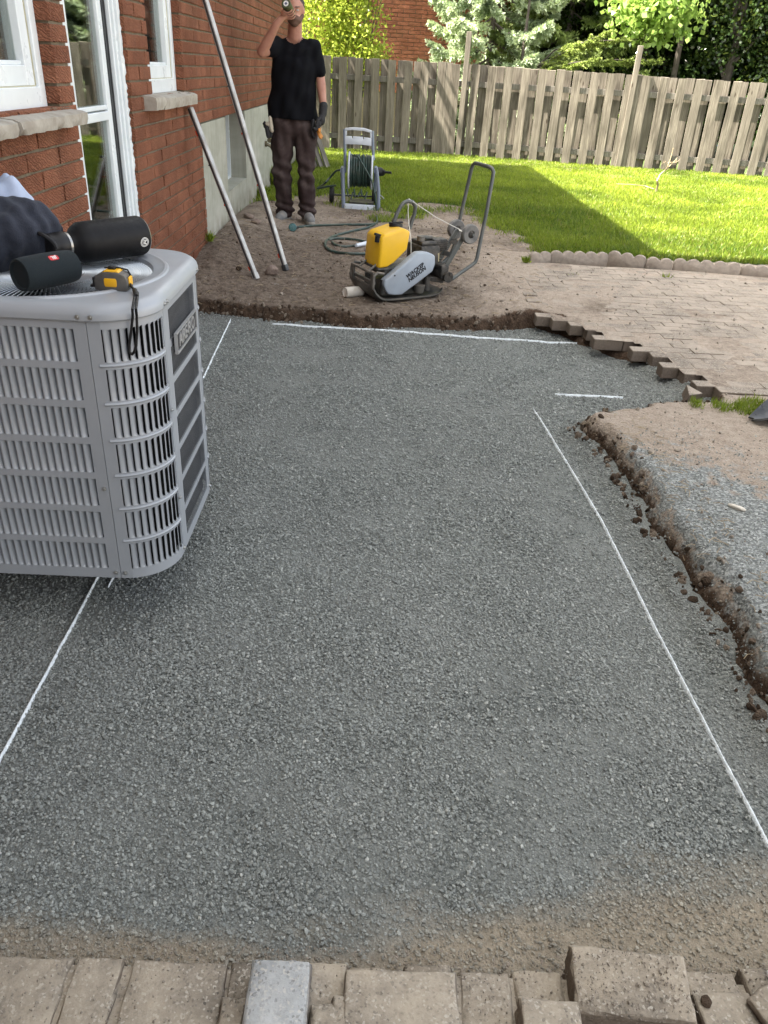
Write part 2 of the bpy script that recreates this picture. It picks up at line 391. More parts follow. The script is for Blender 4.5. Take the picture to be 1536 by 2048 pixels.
def ground_z(x, y):
    x = np.asarray(x, float); y = np.asarray(y, float)
    s = exc_sd(x, y)
    top = .12 + fbm(x, y, 1.5, 4) * .035 + fbm(x, y, 12, 4) * (.016 + .016 * (y > 4.6) * (x < 1.1)) + fbm(x, y, 34, 3) * .010 * (y > 4.6) * (x < 1.1)
    top = top + .006 * np.exp(-((s - .06) / .05) ** 2) * (1 + 2 * fbm(x, y, 14, 3))
    top = top - .042 * sstep(4.4, 4.6, y) * sstep(6.2, 5.2, y) * sstep(1.0, .6, x)
    heap = np.exp(-((x + 1.15) / .28) ** 2) * sstep(4.9, 6, y) * sstep(9.5, 7.5, y) * .10
    top = top + heap
    under = (poly_sd(x, y, STEP) < .02) & ((x > 1.2 + fbm(x, y, 2.5, 3) * .35) | (y < 4.85))
    top = np.where(under, .052, top)
    top = np.where(y < .82, -.012, top)
    top = np.where(y > 6.9, .12 + fbm(x, y, .8, 3) * .04 + heap, top)
    e = sstep(-.01, .055 + .035 * (x > .85) * (y < 3.4), s)
    mid = e * (1 - e) * 4
    z = -.07 + (top + .07) * e + mid * fbm(x, y, 18, 4) * .09 + mid * fbm(x, y, 60, 2) * .03
    return z
def grass_mask(x, y):
    x = np.asarray(x, float); y = np.asarray(y, float)
    xb = np.array([-1.3, -.95, -.6, -.3, 0, .35, .8, 1.15, 1.3, 1.36, 1.5, 9]); yb = np.array([8.4, 9.2, 9.3, 9.0, 8.3, 8.8, 8.9, 8.3, 7.6, 6.85, 6.82, 6.6])
    g = sstep(-.8, .7, y - np.interp(x, xb, yb) + fbm(x, y, 2.6, 4) * 2.6 - .2)
    g = np.where(x > 1.4, sstep(0, .1, y - 6.80), g)
    bare = sstep(.12, .3, fbm(x + 40, y + 3, 1.1, 4)) * sstep(9.5, 8, y) * sstep(1.0, 2.0, x)
    bare2 = sstep(14.4, 14.9, y) * .35
    return np.clip(g * (1 - .55 * bare) * (1 - bare2), 0, 1)
def axis(pts):
    out = []
    for a, b, s in pts: out += list(np.arange(a, b - 1e-6, s))
    out.append(pts[-1][1]); return np.array(out)
gx = axis([(-80, -10, 10), (-10, -2, 1), (-2, -1.4, .1), (-1.4, 2.3, .014), (2.3, 4, .04), (4, 8, .12), (8, 20, 1), (20, 80, 10)])
gy = axis([(-60, -2, 8), (-2, .6, .2), (.6, 5.4, .014), (5.4, 7.2, .022), (7.2, 16, .08), (16, 30, 1), (30, 110, 10)])
GX, GY = np.meshgrid(gx, gy, indexing='ij'); GZ = ground_z(GX, GY)
far = (GX < -1.5) | (GY > 18); GZ = np.where(far, .1, GZ)
sd_ = exc_sd(GX, GY); nx_, ny_ = GX.shape
idx = np.arange(nx_ * ny_).reshape(nx_, ny_)
FC = np.stack([idx[:-1, :-1], idx[1:, :-1], idx[1:, 1:], idx[:-1, 1:]], -1).reshape(-1, 4)
wet = sstep(.075, .01, np.abs(sd_ - .01)) * (GY > .85) * np.where(GX > .85, 1.25 + .6 * fbm(GX, GY, 4, 3), 1); wet = np.maximum(wet, .55 * sstep(.25, .0, sd_) * (GY > 3.6) * (GX < 1.2))
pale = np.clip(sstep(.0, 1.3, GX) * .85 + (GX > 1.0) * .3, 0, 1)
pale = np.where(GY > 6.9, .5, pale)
dust = sstep(1.1, 0, sd_) * (GX > .9) * (GY < 3.15) * (1.0 + 1.1 * fbm(GX, GY, 2.2, 4)) * sstep(.03, .1, sd_) * sstep(3.2, 2.6, GY)
ground = np_mesh('ground', np.stack([GX, GY, GZ], -1).reshape(-1, 3), FC, M_GROUND, True, None,
                 dict(wet=wet.ravel(), pale=pale.ravel(), dust=dust.ravel(), grass=grass_mask(GX, GY).ravel()))
ground['kind'] = 'structure'
def gravel_z(x, y):
    x = np.asarray(x, float); y = np.asarray(y, float)
    s = exc_sd(x, y)
    z = fbm(x, y, 1.2, 3) * .012 + fbm(x, y, 9, 4) * .007
    z = z + .03 * sstep(-.07, 0.0, s) * (1 + 1.2 * fbm(x, y, 6, 3)) * sstep(.98, 1.3, y) * np.where(y > 4.2, .2, 1) - .004 * np.exp(-((s + .12) / .04) ** 2)
    z = z + .03 * sstep(1.4, 1.65, x) * sstep(3.5, 3.8, y) + .006 * fbm(x * .35, y, 6, 2) * sstep(3.0, 3.4, y)
    return z + .004
hx = axis([(-1.34, 1.75, .0125)]); hy = axis([(.74, 3, .0125), (3, 5.1, .02)])
HX, HY = np.meshgrid(hx, hy, indexing='ij'); i2 = np.arange(HX.size).reshape(HX.shape)
keep = (exc_sd(HX, HY) < .05)
FC2 = np.stack([i2[:-1, :-1], i2[1:, :-1], i2[1:, 1:], i2[:-1, 1:]], -1).reshape(-1, 4)
kf = keep.ravel()[FC2].all(1)
gv = np_mesh('gravel_bed', np.stack([HX, HY, gravel_z(HX, HY)], -1).reshape(-1, 3), FC2[kf], M_GRAVEL, True)
gv['kind'] = 'structure'

# --- scatter with geometry nodes (instances of a few source stones)
def source(name, meshes):
    c = bpy.data.collections.new(name)
    for i, me in enumerate(meshes):
        o = bpy.data.objects.new(name + '_piece', me); c.objects.link(o)
    return c
def rock_mesh(name, mat, seed, sub=1, flat=.65, jag=.35):
    r = random.Random(seed); bm = bmesh.new(); bmesh.ops.create_icosphere(bm, subdivisions=sub, radius=.5)
    ax = Vector((r.uniform(.8, 1.25), r.uniform(.6, .95), flat))
    pl = [(Vector((r.gauss(0, 1), r.gauss(0, 1), r.gauss(0, 1))).normalized(), r.uniform(.3, .44)) for _ in range(7)]
    for v in bm.verts:
        for n_, d in pl:
            k = v.co.dot(n_)
            if k > d: v.co -= n_ * (k - d)
        v.co = Vector((v.co.x * ax.x, v.co.y * ax.y, v.co.z * ax.z)) * (1 + r.uniform(-jag, jag) * .25)
    me = bpy.data.meshes.new(name); bm.to_mesh(me); bm.free(); me.materials.append(mat); return me
def scatter(name, P, rot, scl, coll, ncol, label=None, cat=None, parent=None):
    me = bpy.data.meshes.new(name); me.vertices.add(len(P)); me.vertices.foreach_set('co', np.asarray(P, np.float32).ravel())
    for n_, a in (('rot', rot), ('scl', scl)):
        t = me.attributes.new(n_, 'FLOAT_VECTOR', 'POINT'); t.data.foreach_set('vector', np.asarray(a, np.float32).ravel())
    t = me.attributes.new('pick', 'INT', 'POINT'); t.data.foreach_set('value', rng.integers(0, ncol, len(P)).astype(np.int32))
    o = link(name, me, None, parent); ng = bpy.data.node_groups.new(name + '_nodes', 'GeometryNodeTree')
    ng.interface.new_socket('Geometry', in_out='INPUT', socket_type='NodeSocketGeometry'); ng.interface.new_socket('Geometry', in_out='OUTPUT', socket_type='NodeSocketGeometry')
    N = ng.nodes; L = ng.links; gi = N.new('NodeGroupInput'); go = N.new('NodeGroupOutput')
    ip = N.new('GeometryNodeInstanceOnPoints'); ci = N.new('GeometryNodeCollectionInfo'); ci.inputs[0].default_value = coll; ci.inputs[1].default_value = True; ci.inputs[2].default_value = True
    def na(n_, t_): a = N.new('GeometryNodeInputNamedAttribute'); a.data_type = t_; a.inputs[0].default_value = n_; return a.outputs[0]
    er = N.new('FunctionNodeEulerToRotation'); L.new(na('rot', 'FLOAT_VECTOR'), er.inputs[0])
    L.new(gi.outputs[0], ip.inputs['Points']); L.new(ci.outputs[0], ip.inputs['Instance']); ip.inputs['Pick Instance'].default_value = True
    L.new(na('pick', 'INT'), ip.inputs['Instance Index']); L.new(er.outputs[0], ip.inputs['Rotation']); L.new(na('scl', 'FLOAT_VECTOR'), ip.inputs['Scale']); L.new(ip.outputs[0], go.inputs[0])
    md = o.modifiers.new('scatter', 'NODES'); md.node_group = ng
    tag(o, label, cat, None, 'stuff'); return o
stones = source('stone', [rock_mesh('stone', M_STONE, i, 1) for i in range(6)])
def scatter_stones():
    Ps = []; S = []
    for (y0, y1, n, a, b) in ((.78, 1.35, 95000, .0028, .0088), (1.35, 2.2, 130000, .0032, .0095), (2.2, 3.4, 90000, .004, .0105), (3.4, 5.0, 60000, .005, .012)):
        x = rng.uniform(-1.3, 1.7, n); y = rng.uniform(y0, y1, n)
        ok = (exc_sd(x, y) < .01) & (np.abs(x) < .42 * y + .62) | (exc_sd(x, y) < .01) & (x > 0) & (y > 3.4)
        fine = sstep(.04, .2, fbm(x, y, 2.6, 4))      # patches where fines cover the stones
        ok &= rng.random(n) > .62 * fine
        t = np.clip((x + .1), 0, 2) * .22 + .88
        ok &= rng.random(n) > .65 * sstep(t + .1, t - .1, y + fbm(x, y, 3, 3) * .4)
        x = x[ok]; y = y[ok]; s = a + (b - a) * rng.random(len(x)) ** 2.2
        Ps.append(np.stack([x, y, gravel_z(x, y) + s * rng.uniform(-.05, .5, len(x))], 1)); S.append(s)
    P = np.concatenate(Ps); s = np.concatenate(S) * 1.16; n = len(P)
    print('stones', n)
    scl = s[:, None] * rng.uniform(.75, 1.3, (n, 3))
    rot = np.stack([rng.normal(0, .35, n), rng.normal(0, .35, n), rng.uniform(0, 6.28, n)], 1)
    scatter('crushed_stone', P, rot, scl, stones, 6, 'loose grey crushed stone covering the whole path bed', 'gravel')
scatter_stones()
def mat_clod():
    m = NT('soil_clod'); c = m.ramp(m.rand(), [(0, (.045, .03, .02)), (.45, (.11, .078, .056)), (.8, (.22, .17, .13)), (1, (.36, .3, .235))])
    m.p(base=m.mix(m.mr(m.noise(m.oc(), 4, 4), .4, .65, 0, .5), c, (.07, .05, .035)), rough=.95, spec=.1, normal=m.bump(m.noise(m.oc(), 8, 5), .6, .1)); return m.m
M_CLOD = mat_clod()
M_PEB = pm('pale_pebble', (.34, .29, .235), (.2, .17, .14), 2, .85, spec=.2)
clods = source('clod', [rock_mesh('clod', M_CLOD, 20 + i, 2, .7, .6) for i in range(4)])
pebs = source('pebble', [rock_mesh('pebble', M_PEB, 40 + i, 2, .6, .25) for i in range(3)])
def scatter_dirt():
    n = 120000; x = rng.uniform(-1.3, 2.2, n); y = rng.uniform(1.0, 5.3, n); s = exc_sd(x, y)
    ok = ((s > -.02) & (rng.random(n) < np.exp(-((s - .025) / .032) ** 2) * (.8 + 2.2 * np.clip(fbm(x, y, 4, 2) + .1, 0, 1)))) & ((poly_sd(x, y, STEP) > .08) | (s < -.5)) & (y > 1.1)
    x = x[ok]; y = y[ok]; k = .004 + .03 * rng.random(len(x)) ** 3.6
    n2 = 1500; x2 = rng.uniform(-1.25, 2.8, n2); y2 = rng.uniform(1.2, 8.6, n2); ok = (exc_sd(x2, y2) > .03) & (poly_sd(x2, y2, STEP) > .05) & (rng.random(n2) < np.where(x2 > 1.1, .25, 1))
    x2 = x2[ok]; y2 = y2[ok]; k2 = .006 + .02 * rng.random(len(x2)) ** 3
    x = np.r_[x, x2]; y = np.r_[y, y2]; k = np.r_[k, k2]; n = len(x); print('clods', n)
    P = np.stack([x, y, np.maximum(ground_z(x, y), gravel_z(x, y) * (exc_sd(x, y) < .02)) + k * .15], 1)
    scatter('soil_clods', P, rng.uniform(0, 6.28, (n, 3)), k[:, None] * rng.uniform(.7, 1.3, (n, 3)), clods, 4, 'crumbly dark soil clods along the cut edges of the dig', 'soil')
    n = 16000; x = rng.uniform(-1.3, 3.4, n); y = rng.uniform(.9, 8.8, n)
    ok = (exc_sd(x, y) > .02); x = x[ok]; y = y[ok]; n = len(x); k = .003 + .016 * rng.random(n) ** 5
    un = poly_sd(x, y, STEP) < .02; ok = ~un | (rng.random(n) < .25); x = x[ok]; y = y[ok]; k = k[ok]; un = un[ok]; n = len(x)
    z = np.where(un, .121, ground_z(x, y))
    scatter('loose_pebbles', np.stack([x, y, z + k * .2], 1), rng.uniform(0, 6.28, (n, 3)), k[:, None] * rng.uniform(.7, 1.4, (n, 3)), pebs, 3, 'small pale pebbles strewn over the bare dirt', 'pebbles')
scatter_dirt()
# grey aggregate thrown up on the dirt right of the bank
def scatter_spill():
    n = 40000; x = rng.uniform(1.0, 1.9, n); y = rng.uniform(.95, 3.3, n); s = exc_sd(x, y)
    ok = (s > .03) & (rng.random(n) < np.clip(np.exp(-(s - .08) / .22), 0, 1) * (.25 + 1.6 * np.clip(fbm(x, y, 3, 3) + .25, 0, 1)) * sstep(3.25, 2.8, y))
    x = x[ok]; y = y[ok]; n = len(x); k = .003 + .007 * rng.random(n) ** 2
    scatter('stone_spill', np.stack([x, y, ground_z(x, y) + k * .2], 1), rng.uniform(0, 6.28, (n, 3)), k[:, None] * rng.uniform(.8, 1.3, (n, 3)), stones, 6, 'thin scatter of grey grit on the dirt right of the bank', 'grit')
scatter_spill()

# --- chalk lines
def chalk(pts, w, label, h=.0065):
    Vv = []; Fq = []; P = [Vector((a, b, 0)) for a, b in pts]; L = sum((P[i + 1] - P[i]).length for i in range(len(P) - 1)); n = int(L / .012)
    acc = 0; seg = 0; rows = 0
    for i in range(n + 1):
        d = i / n * L; k = 0
        while k < len(P) - 2 and d > (P[k + 1] - P[k]).length: d -= (P[k + 1] - P[k]).length; k += 1
        t = (P[k + 1] - P[k]).normalized(); c = P[k] + t * d; nrm = Vector((-t.y, t.x, 0))
        c = c + nrm * (float(fbm(c.x * 3, c.y, 1.0, 2)) * .0006)
        end = min(1, i / 4, (n - i) / 4) * .8 + .2
        ww = w * (.82 + .3 * rnd.random()) * end
        z0 = max(float(gravel_z(c.x, c.y)), float(gravel_z(c.x + .03, c.y)), float(gravel_z(c.x, c.y + .03))) * .6 + .0045
        for q, hh in ((-1, -.004), (-.5, h * .7), (.1, h), (.6, h * .65), (1, -.004)):
            pp = c + nrm * (ww / 2 * q * (1 + .25 * rnd.uniform(-1, 1))); Vv.append((pp.x, pp.y, z0 + hh * (.75 + .35 * rnd.random())))
        if i:
            for q in range(4):
                a = (i - 1) * 5 + q; Fq.append((a, a + 1, a + 6, a + 5))
    o = np_mesh('chalk_line', Vv, Fq, M_CHALK, True); tag(o, label, 'marking line', 'white chalk lines marking out the path'); return o
chalk([(-.897, 4.84), (-.856, 3.8), (-.82, 1.99), (-.809, 1.26), (-.80, 1.0)], .009, 'long white chalk line running beneath the grey cooling unit along the left side')
chalk([(-.778, 2.16), (-.772, 1.94)], .011, 'short faint chalk stub beside the left line under the cooling unit')
chalk([(.80, 3.56), (.85, 2.9), (.875, 2.504), (.885, 1.76), (.902, 1.10), (.915, .9)], .009, 'long white chalk line running down the right side near the soil bank')
chalk([(-.629, 4.78), (.4, 4.73), (1.338, 4.67)], .011, 'white chalk line across the far end below the plate compactor')
chalk([(.951, 3.785), (1.302, 3.781)], .012, 'short white chalk dash between the long right line and the path pavers')
# ================================================================== house
XW = -1.304; CH = .0718; BZ = 1.009
house = empty('brick_house', (XW, 5, .0), label='orange red brick house along the left with white window, glass door and pale foundation', cat='house')
W2H = Matrix.Translation((-XW, -5, 0))
def hpart(b, name, mat, parent=None, smooth=False, **k):
    "parts of the house are built in world coordinates"
    o = b.obj(name, mat, None, smooth, **k); o.parent = parent or house
    o.matrix_parent_inverse = Matrix.Translation((-house.location.x, -house.location.y, -house.location.z)) if parent is None else Matrix()
    return o
OPEN = [(1.9, 3.555, 1.215, 2.7), (3.735, 4.575, .16, 2.3), (4.985, 5.805, 1.222, 2.5), ]   # y0,y1,z0,z1
Y0W, Y1W, YF = -2.0, 13.2, 6.262      # wall ends; concrete starts at YF
def wall_slab():
    b = B()
    xs = (XW - .012, XW - .30); xc = sum(xs) / 2; dx = xs[0] - xs[1]; g = .012
    def blk(y0, y1, z0, z1): b.box((xc, (y0 + y1) / 2, (z0 + z1) / 2), (dx, y1 - y0, z1 - z0))
    ys = [Y0W]
    for (a, c, z0, z1) in OPEN:
        blk(ys[-1], a - g, -.2, 5.0); blk(a - g, c + g, -.2, z0 - g); blk(a - g, c + g, z1 + g, 5.0); ys.append(c + g)
    blk(ys[-1], YF, -.2, 5.0); blk(YF, Y1W, BZ, 5.0)
    hpart(b, 'mortar_wall', M_MORTAR)
    b = B()
    def blk2(y0, y1, z0, z1): b.box((XW - .16, (y0 + y1) / 2, (z0 + z1) / 2), (.31, y1 - y0, z1 - z0))
    blk2(YF, 7.24, -.2, BZ - .004); blk2(7.24, 8.26, -.2, .42); blk2(8.26, Y1W, -.2, BZ - .004)
    hpart(b, 'foundation', M_CONC)
wall_slab()
def brick_mesh(name, L, D, Hh, seed, mat):
    "front face towards +x, chamfered, slightly uneven"
    r = random.Random(seed); c = .004; n = 5
    V = []; Fq = []
    for i in range(n):
        y = -L / 2 + L * i / (n - 1)
        for (x, z) in ((-D, -Hh / 2), (-c, -Hh / 2), (0, -Hh / 2 + c), (0, Hh / 2 - c), (-c, Hh / 2), (-D, Hh / 2)):
            e = (c if i in (0, n - 1) and x > -D else 0)
            yy = y; xx = x - (e * .8 if x == 0 else 0)
            if x > -D: xx += r.uniform(-.0022, .001); z = z + r.uniform(-.0016, .0016); yy += r.uniform(-.001, .001)
            V.append((xx, yy, z))
    for i in range(n - 1):
        for q in range(5): a = i * 6 + q; Fq.append((a, a + 1, a + 7, a + 6))
    Fq.append(tuple(range(6))); k = (n - 1) * 6; Fq.append(tuple(k + q for q in reversed(range(6))))
    return V, Fq
BR = [brick_mesh('b', .314, .09, .0605, i, None) for i in range(5)]
BRME = []
for V, Fq in BR:
    me = bpy.data.meshes.new('brick'); me.from_pydata(V, [], Fq); me.update(); me.materials.append(M_BRICK); BRME.append(me)
def lay_bricks(y_lo, y_hi, z_lo, z_hi, opens, base_y0=None):
    out = []; k0 = int(math.floor((z_lo - BZ) / CH)); k1 = int(math.ceil((z_hi - BZ) / CH))
    for k in range(k0, k1):
        zc = BZ + (k + .5) * CH
        segs = [(y_lo, y_hi if zc > BZ or base_y0 is None else base_y0)]
        for (a, c, z0, z1) in opens:
            if z0 - .01 < zc < z1:
                ns = []
                for s0, s1 in segs:
                    if a > s0 and a < s1: ns.append((s0, a))
                    elif a >= s1: ns.append((s0, s1)); continue
                    if c < s1: ns.append((max(c, s0), s1))
                segs = ns
        for s0, s1 in segs:
            off = 3.204 + .0625 if k % 2 else 3.09 + .05
            j = math.floor((s0 - off) / .325)
            while True:
                a = off + j * .325 + .0055; c = off + (j + 1) * .325 - .0055; j += 1
                if a > s1: break
                a = max(a, s0); c = min(c, s1)
                if c - a < .03: continue
                out.append(((a + c) / 2, zc, c - a))
    return out
bricks = lay_bricks(1.2, Y1W, .10, 2.45, OPEN, YF)
def seen_size(y, z):
    p = MW.transposed() @ (Vector((XW, y, z)) - Vector((0, 0, EYE)))
    if p.z > -.1: return 0
    u = CXP + F * p.x / -p.z; v = CYP - F * p.y / -p.z
    return (F / -p.z) if (-70 < u < 1536 and -30 < v < 560) else 0
bricks.sort(key=lambda t: -seen_size(t[0], t[1]))
rest = B()
for i, (y, z, L) in enumerate(bricks):
    q = rnd.randrange(5); dx = rnd.uniform(-.0025, .0025)
    if i < 298:
        o = bpy.data.objects.new('brick', BRME[q]); col.objects.link(o); o.parent = house
        o.location = (dx, y - 5, z); o.scale = (1, L / .314, 1); o.rotation_euler = (rnd.uniform(-.004, .004), 0, rnd.uniform(-.006, .006))
    else:
        V, Fq = BR[q]; rest.add([(XW + dx + a, y + b_ * L / .314, z + c) for a, b_, c in V], Fq)
M_BRICKF = mat_brick('red_brick_far')
rb = hpart(rest, 'brick_courses', M_BRICKF); rb['kind'] = 'stuff'
# house body, roof, dark rooms behind the panes
b = B(); b.box((-4.2, 5.6, 2.45), (5.2, 15.2, 5.1)); b.box((-4.2, .35, 5.2), (4.8, 11.3, 8.6)); hpart(b, 'house_body', M_DARK)
blocker = B().box((-2.2, -5.0, 1.55), (8.4, 2.4, 3.2)).box((-2.2, -5.0, 3.25), (8.8, 2.8, .2)).obj('light_blocker', pm('blocker_grey', (.2, .205, .21), (.16, .165, .17), 3, .8, coord='pos'), None, False)  # unseen grey box added behind the camera, dims the fill on front faces
tag(blocker, 'unseen low grey box added behind the viewer to block sky light', 'light_blocker')
b = B(); b.box((XW - .15, 5.6, 5.07), (1.2 - .3, 15.6, .12)); b.box((-4.0, 5.6, 5.25), (6.2, 15.7, .24))
hpart(b, 'roof', pm('brown_shingle', (.08, .065, .055), (.12, .1, .085), 30, .9, bump=.5, coord='pos'))
b = B(); b.box((XW + .36, 5.6, 5.02), (.12, 15.7, .12)); hpart(b, 'gutter', M_WHITE)

def frame_profile(yf, z0, z1, y0, near=True, x=XW - .062, w=.055):
    pass
def window(y0, y1, z0, z1, xg, sash=.07, slider=False):
    w = B(); cx = xg
    def bar(a, c, zz0, zz1, dx, d): w.box((cx + dx - d / 2, (a + c) / 2, (zz0 + zz1) / 2), (d, c - a, zz1 - zz0), ch=.003)
    # outer frame
    bar(y1 - .055, y1, z0, z1, .02, .07); bar(y0, y0 + .055, z0, z1, .02, .07); bar(y0, y1, z0 + .0006, z0 + .075, .019, .07)
    bar(y0, y1, z1 - .06, z1 - .001, .019, .07)
    wo = hpart(w, 'window_frame', M_WHITE)
    s = B()
    def bar2(a, c, zz0, zz1, dx, d): s.box((cx + dx - d / 2, (a + c) / 2, (zz0 + zz1) / 2), (d, c - a, zz1 - zz0), ch=.003)
    bar2(y1 - .057 - sash, y1 - .057, z0 + .077, z1 - .062, .004, .045); bar2(y0 + .057, y0 + .057 + sash, z0 + .077, z1 - .062, .004, .045)
    bar2(y0 + .058 + sash, y1 - .058 - sash, z0 + .077, z0 + .077 + sash, .003, .045)
    bar2(y0 + .058 + sash, y1 - .058 - sash, z0 + .077 + sash, z0 + .092 + sash, -.008, .02)
    so = s.obj('sash', M_WHITE, None, False); so.parent = wo
    g = B(); g.box((cx - .03, (y0 + y1) / 2, (z0 + z1) / 2 + .01), (.006, y1 - y0 - .2, z1 - z0 - .24)); go = g.obj('pane', M_GLASS, None, False); go.parent = wo
    ga = B(); yy = y1 - .059
    ga.box((cx + .0055, yy + .001, (z0 + z1) / 2), (.004, .004, z1 - z0 - .16)); ga.box((cx + .0055, (y0 + y1) / 2, z0 + .077), (.004, y1 - y0 - .12, .004))
    gg = ga.obj('gasket', pm('beige_seal', (.5, .47, .33), (.4, .38, .28), 30, .7), None, False); gg.parent = wo
    # curtain folds
    c = B(); n = 60
    pts = [(cx - .12 + .018 * math.sin(i * 1.1) + .006 * math.sin(i * 2.7), y0 + .06 + (y1 - y0 - .12) * i / n) for i in range(n + 1)]
    for i, (px_, py_) in enumerate(pts): c.v += [(px_, py_, z0 + .08), (px_, py_, z1 - .05)]
    for i in range(n): c.f.append((2 * i, 2 * i + 2, 2 * i + 3, 2 * i + 1))
    co = c.obj('curtain', M_CURT, None, True, 80); co.parent = wo
    return wo
window(1.9, 3.555, 1.215, 2.7, XW - .075)
window(4.985, 5.805, 1.222, 2.5, XW - .075)
# glass patio door: frame, fixed light, sliding sash with tracks
def door():
    y0, y1, z0, z1 = OPEN[1]; xg = XW - .045
    w = B()
    for (a, c, dx, d) in ((y1 - .035, y1 - .002, .02, .09), (y1 - .062, y1 - .037, .008, .07), (y1 - .085, y1 - .064, -.004, .06), (y0 + .002, y0 + .05, .03, .09), (y0 + .05, y0 + .075, .0, .06)):
        w.box((xg + dx - d / 2, (a + c) / 2, (z0 + z1) / 2), (d, c - a, z1 - z0 - .004), ch=.002)
    w.box((xg - .03, (y0 + y1) / 2, z0 + .03), (.08, y1 - y0 - .01, .05), ch=.003)
    wo = hpart(w, 'patio_door', M_WHITE)
    s = B(); xs = xg - .03
    def bar(a, c, zz0, zz1, dx=0, d=.035): s.box((xs + dx - d / 2, (a + c) / 2, (zz0 + zz1) / 2), (d, c - a, zz1 - zz0), ch=.003)
    bar(y1 - .185, y1 - .125, z0 + .06, z1 - .05); bar(y0 + .08, y0 + .13, z0 + .06, z1 - .05)
    bar(y0 + .13, y1 - .187, 1.125, 1.165, .003); bar(y0 + .13, y1 - .187, 1.172, 1.192, -.004); bar(y0 + .13, y1 - .187, z0 + .06, z0 + .14)
    so = s.obj('sash', M_WHITE, None, False); so.parent = wo
    g = B(); g.box((xs - .02, (y0 + y1) / 2 - .03, (z0 + z1) / 2), (.006, y1 - y0 - .28, z1 - z0 - .14)); go = g.obj('pane', M_GLASS, None, False); go.parent = wo
    t = B(); t.box((xs - .01, y1 - .105, (z0 + z1) / 2), (.03, .036, z1 - z0 - .12)); t.box((xs + .008, y1 - .098, (z0 + z1) / 2), (.006, .006, z1 - z0 - .12)); to = t.obj('track', M_GASKET, None, False); to.parent = wo
    c = B(); n = 50
    for i in range(n + 1):
        yy = y0 + .1 + (y1 - y0 - .2) * i / n; xx = xs - .14 + .02 * math.sin(i * .9)
        c.v += [(xx, yy, z0 + .3), (xx, yy, z1)]
    for i in range(n): c.f.append((2 * i, 2 * i + 2, 2 * i + 3, 2 * i + 1))
    co = c.obj('curtain', pm('dark_curtain', (.035, .045, .04), (.06, .07, .065), 6, .9, coord='pos'), None, True, 80); co.parent = wo
door()
# ragged bead of white sealant down the far jamb of the door
b = B(); z = .2; y1 = OPEN[1][1]; pts = []; rr = []
while z < 2.3: pts.append((XW - .028 + rnd.uniform(-.004, .003), y1 - .006, z)); rr.append(rnd.uniform(.004, .0095)); z += .014
b.tube(pts, rr, 6); hpart(b, 'sealant_bead', M_WHITE, smooth=True)
def sill(y0, y1, ztop, zbot, joint=None):
    b = B(); n = int((y1 - y0) / .03); sec = [(-.075, ztop + .008), (.045, ztop), (.066, ztop - .008), (.068, ztop - .03), (.06, zbot + .004), (-.0, zbot), (-.075, zbot)]
    V = []; Fq = []
    for i in range(n + 1):
        y = y0 + (y1 - y0) * i / n
        for q, (dx, zz) in enumerate(sec):
            j = .006 if 1 < q < 5 else .0015
            V.append((XW + dx + rnd.uniform(-j, j), y + (rnd.uniform(-.004, .004) if 0 < i < n else 0), zz + rnd.uniform(-.0015, .0015)))
    m = len(sec)
    for i in range(n):
        for q in range(m): a = i * m + q; bq = i * m + (q + 1) % m; Fq.append((a, bq, bq + m, a + m))
    Fq.append(tuple(range(m))); Fq.append(tuple(n * m + q for q in reversed(range(m))))
    b.add(V, Fq); return hpart(b, 'window_sill', M_SILL, smooth=True, ang=50)
sill(1.6, 2.955, 1.204, 1.148); sill(2.968, 3.66, 1.205, 1.15)
sill(4.80, 5.0, 1.224, 1.152); sill(5.008, 5.86, 1.216, 1.148)
for yy in (3.45, 5.66):   # twigs and grit on the sills
    b = B()
    for _ in range(7):
        p = Vector((XW - .02 + rnd.uniform(-.02, .05), yy + rnd.uniform(-.05, .14), 1.214)); d = Vector((rnd.uniform(-1, 1), rnd.uniform(-1, 1), rnd.uniform(0, .2))) * .035
        b.tube([p, p + d * .5 + Vector((0, 0, .003)), p + d], .0013, 5)
    hpart(b, 'twig_litter', M_CLOD)
# basement window
b = B()
for (y, z, dy, dz) in ((7.25, .71, .02, .58), (7.45, .71, .014, .56), (7.75, .995, 1.0, .02), (7.75, .43, 1.0, .02), (8.25, .71, .02, .58)): b.box((XW - .17, y, z), (.03, dy, dz))
bw = hpart(b, 'basement_window', M_WHITE)
g = B(); g.box((XW - .19, 7.75, .71), (.006, 1.0, .58)); go = g.obj('pane', M_GLASS, None, False); go.parent = bw
b = B(); b.cyl((XW + .03, 13.26, .1), (XW + .03, 13.26, 4.9), .045, n=10); hpart(b, 'downspout', pm('grey_green_metal', (.17, .2, .18), None, 10, .5), smooth=True)
b = B(); b.tube([(XW + .01, 9.62, .62), (XW + .06, 9.62, .6), (XW + .09, 9.62, .55)], .016, 8); b.cyl((XW, 9.62, .62), (XW + .02, 9.62, .62), .03, n=12); b.cyl((XW + .05, 9.6, .66), (XW + .05, 9.64, .66), .025, n=12)
hpart(b, 'hose_tap', pm('tap_brass', (.18, .15, .1), None, 10, .4, .8), smooth=True)

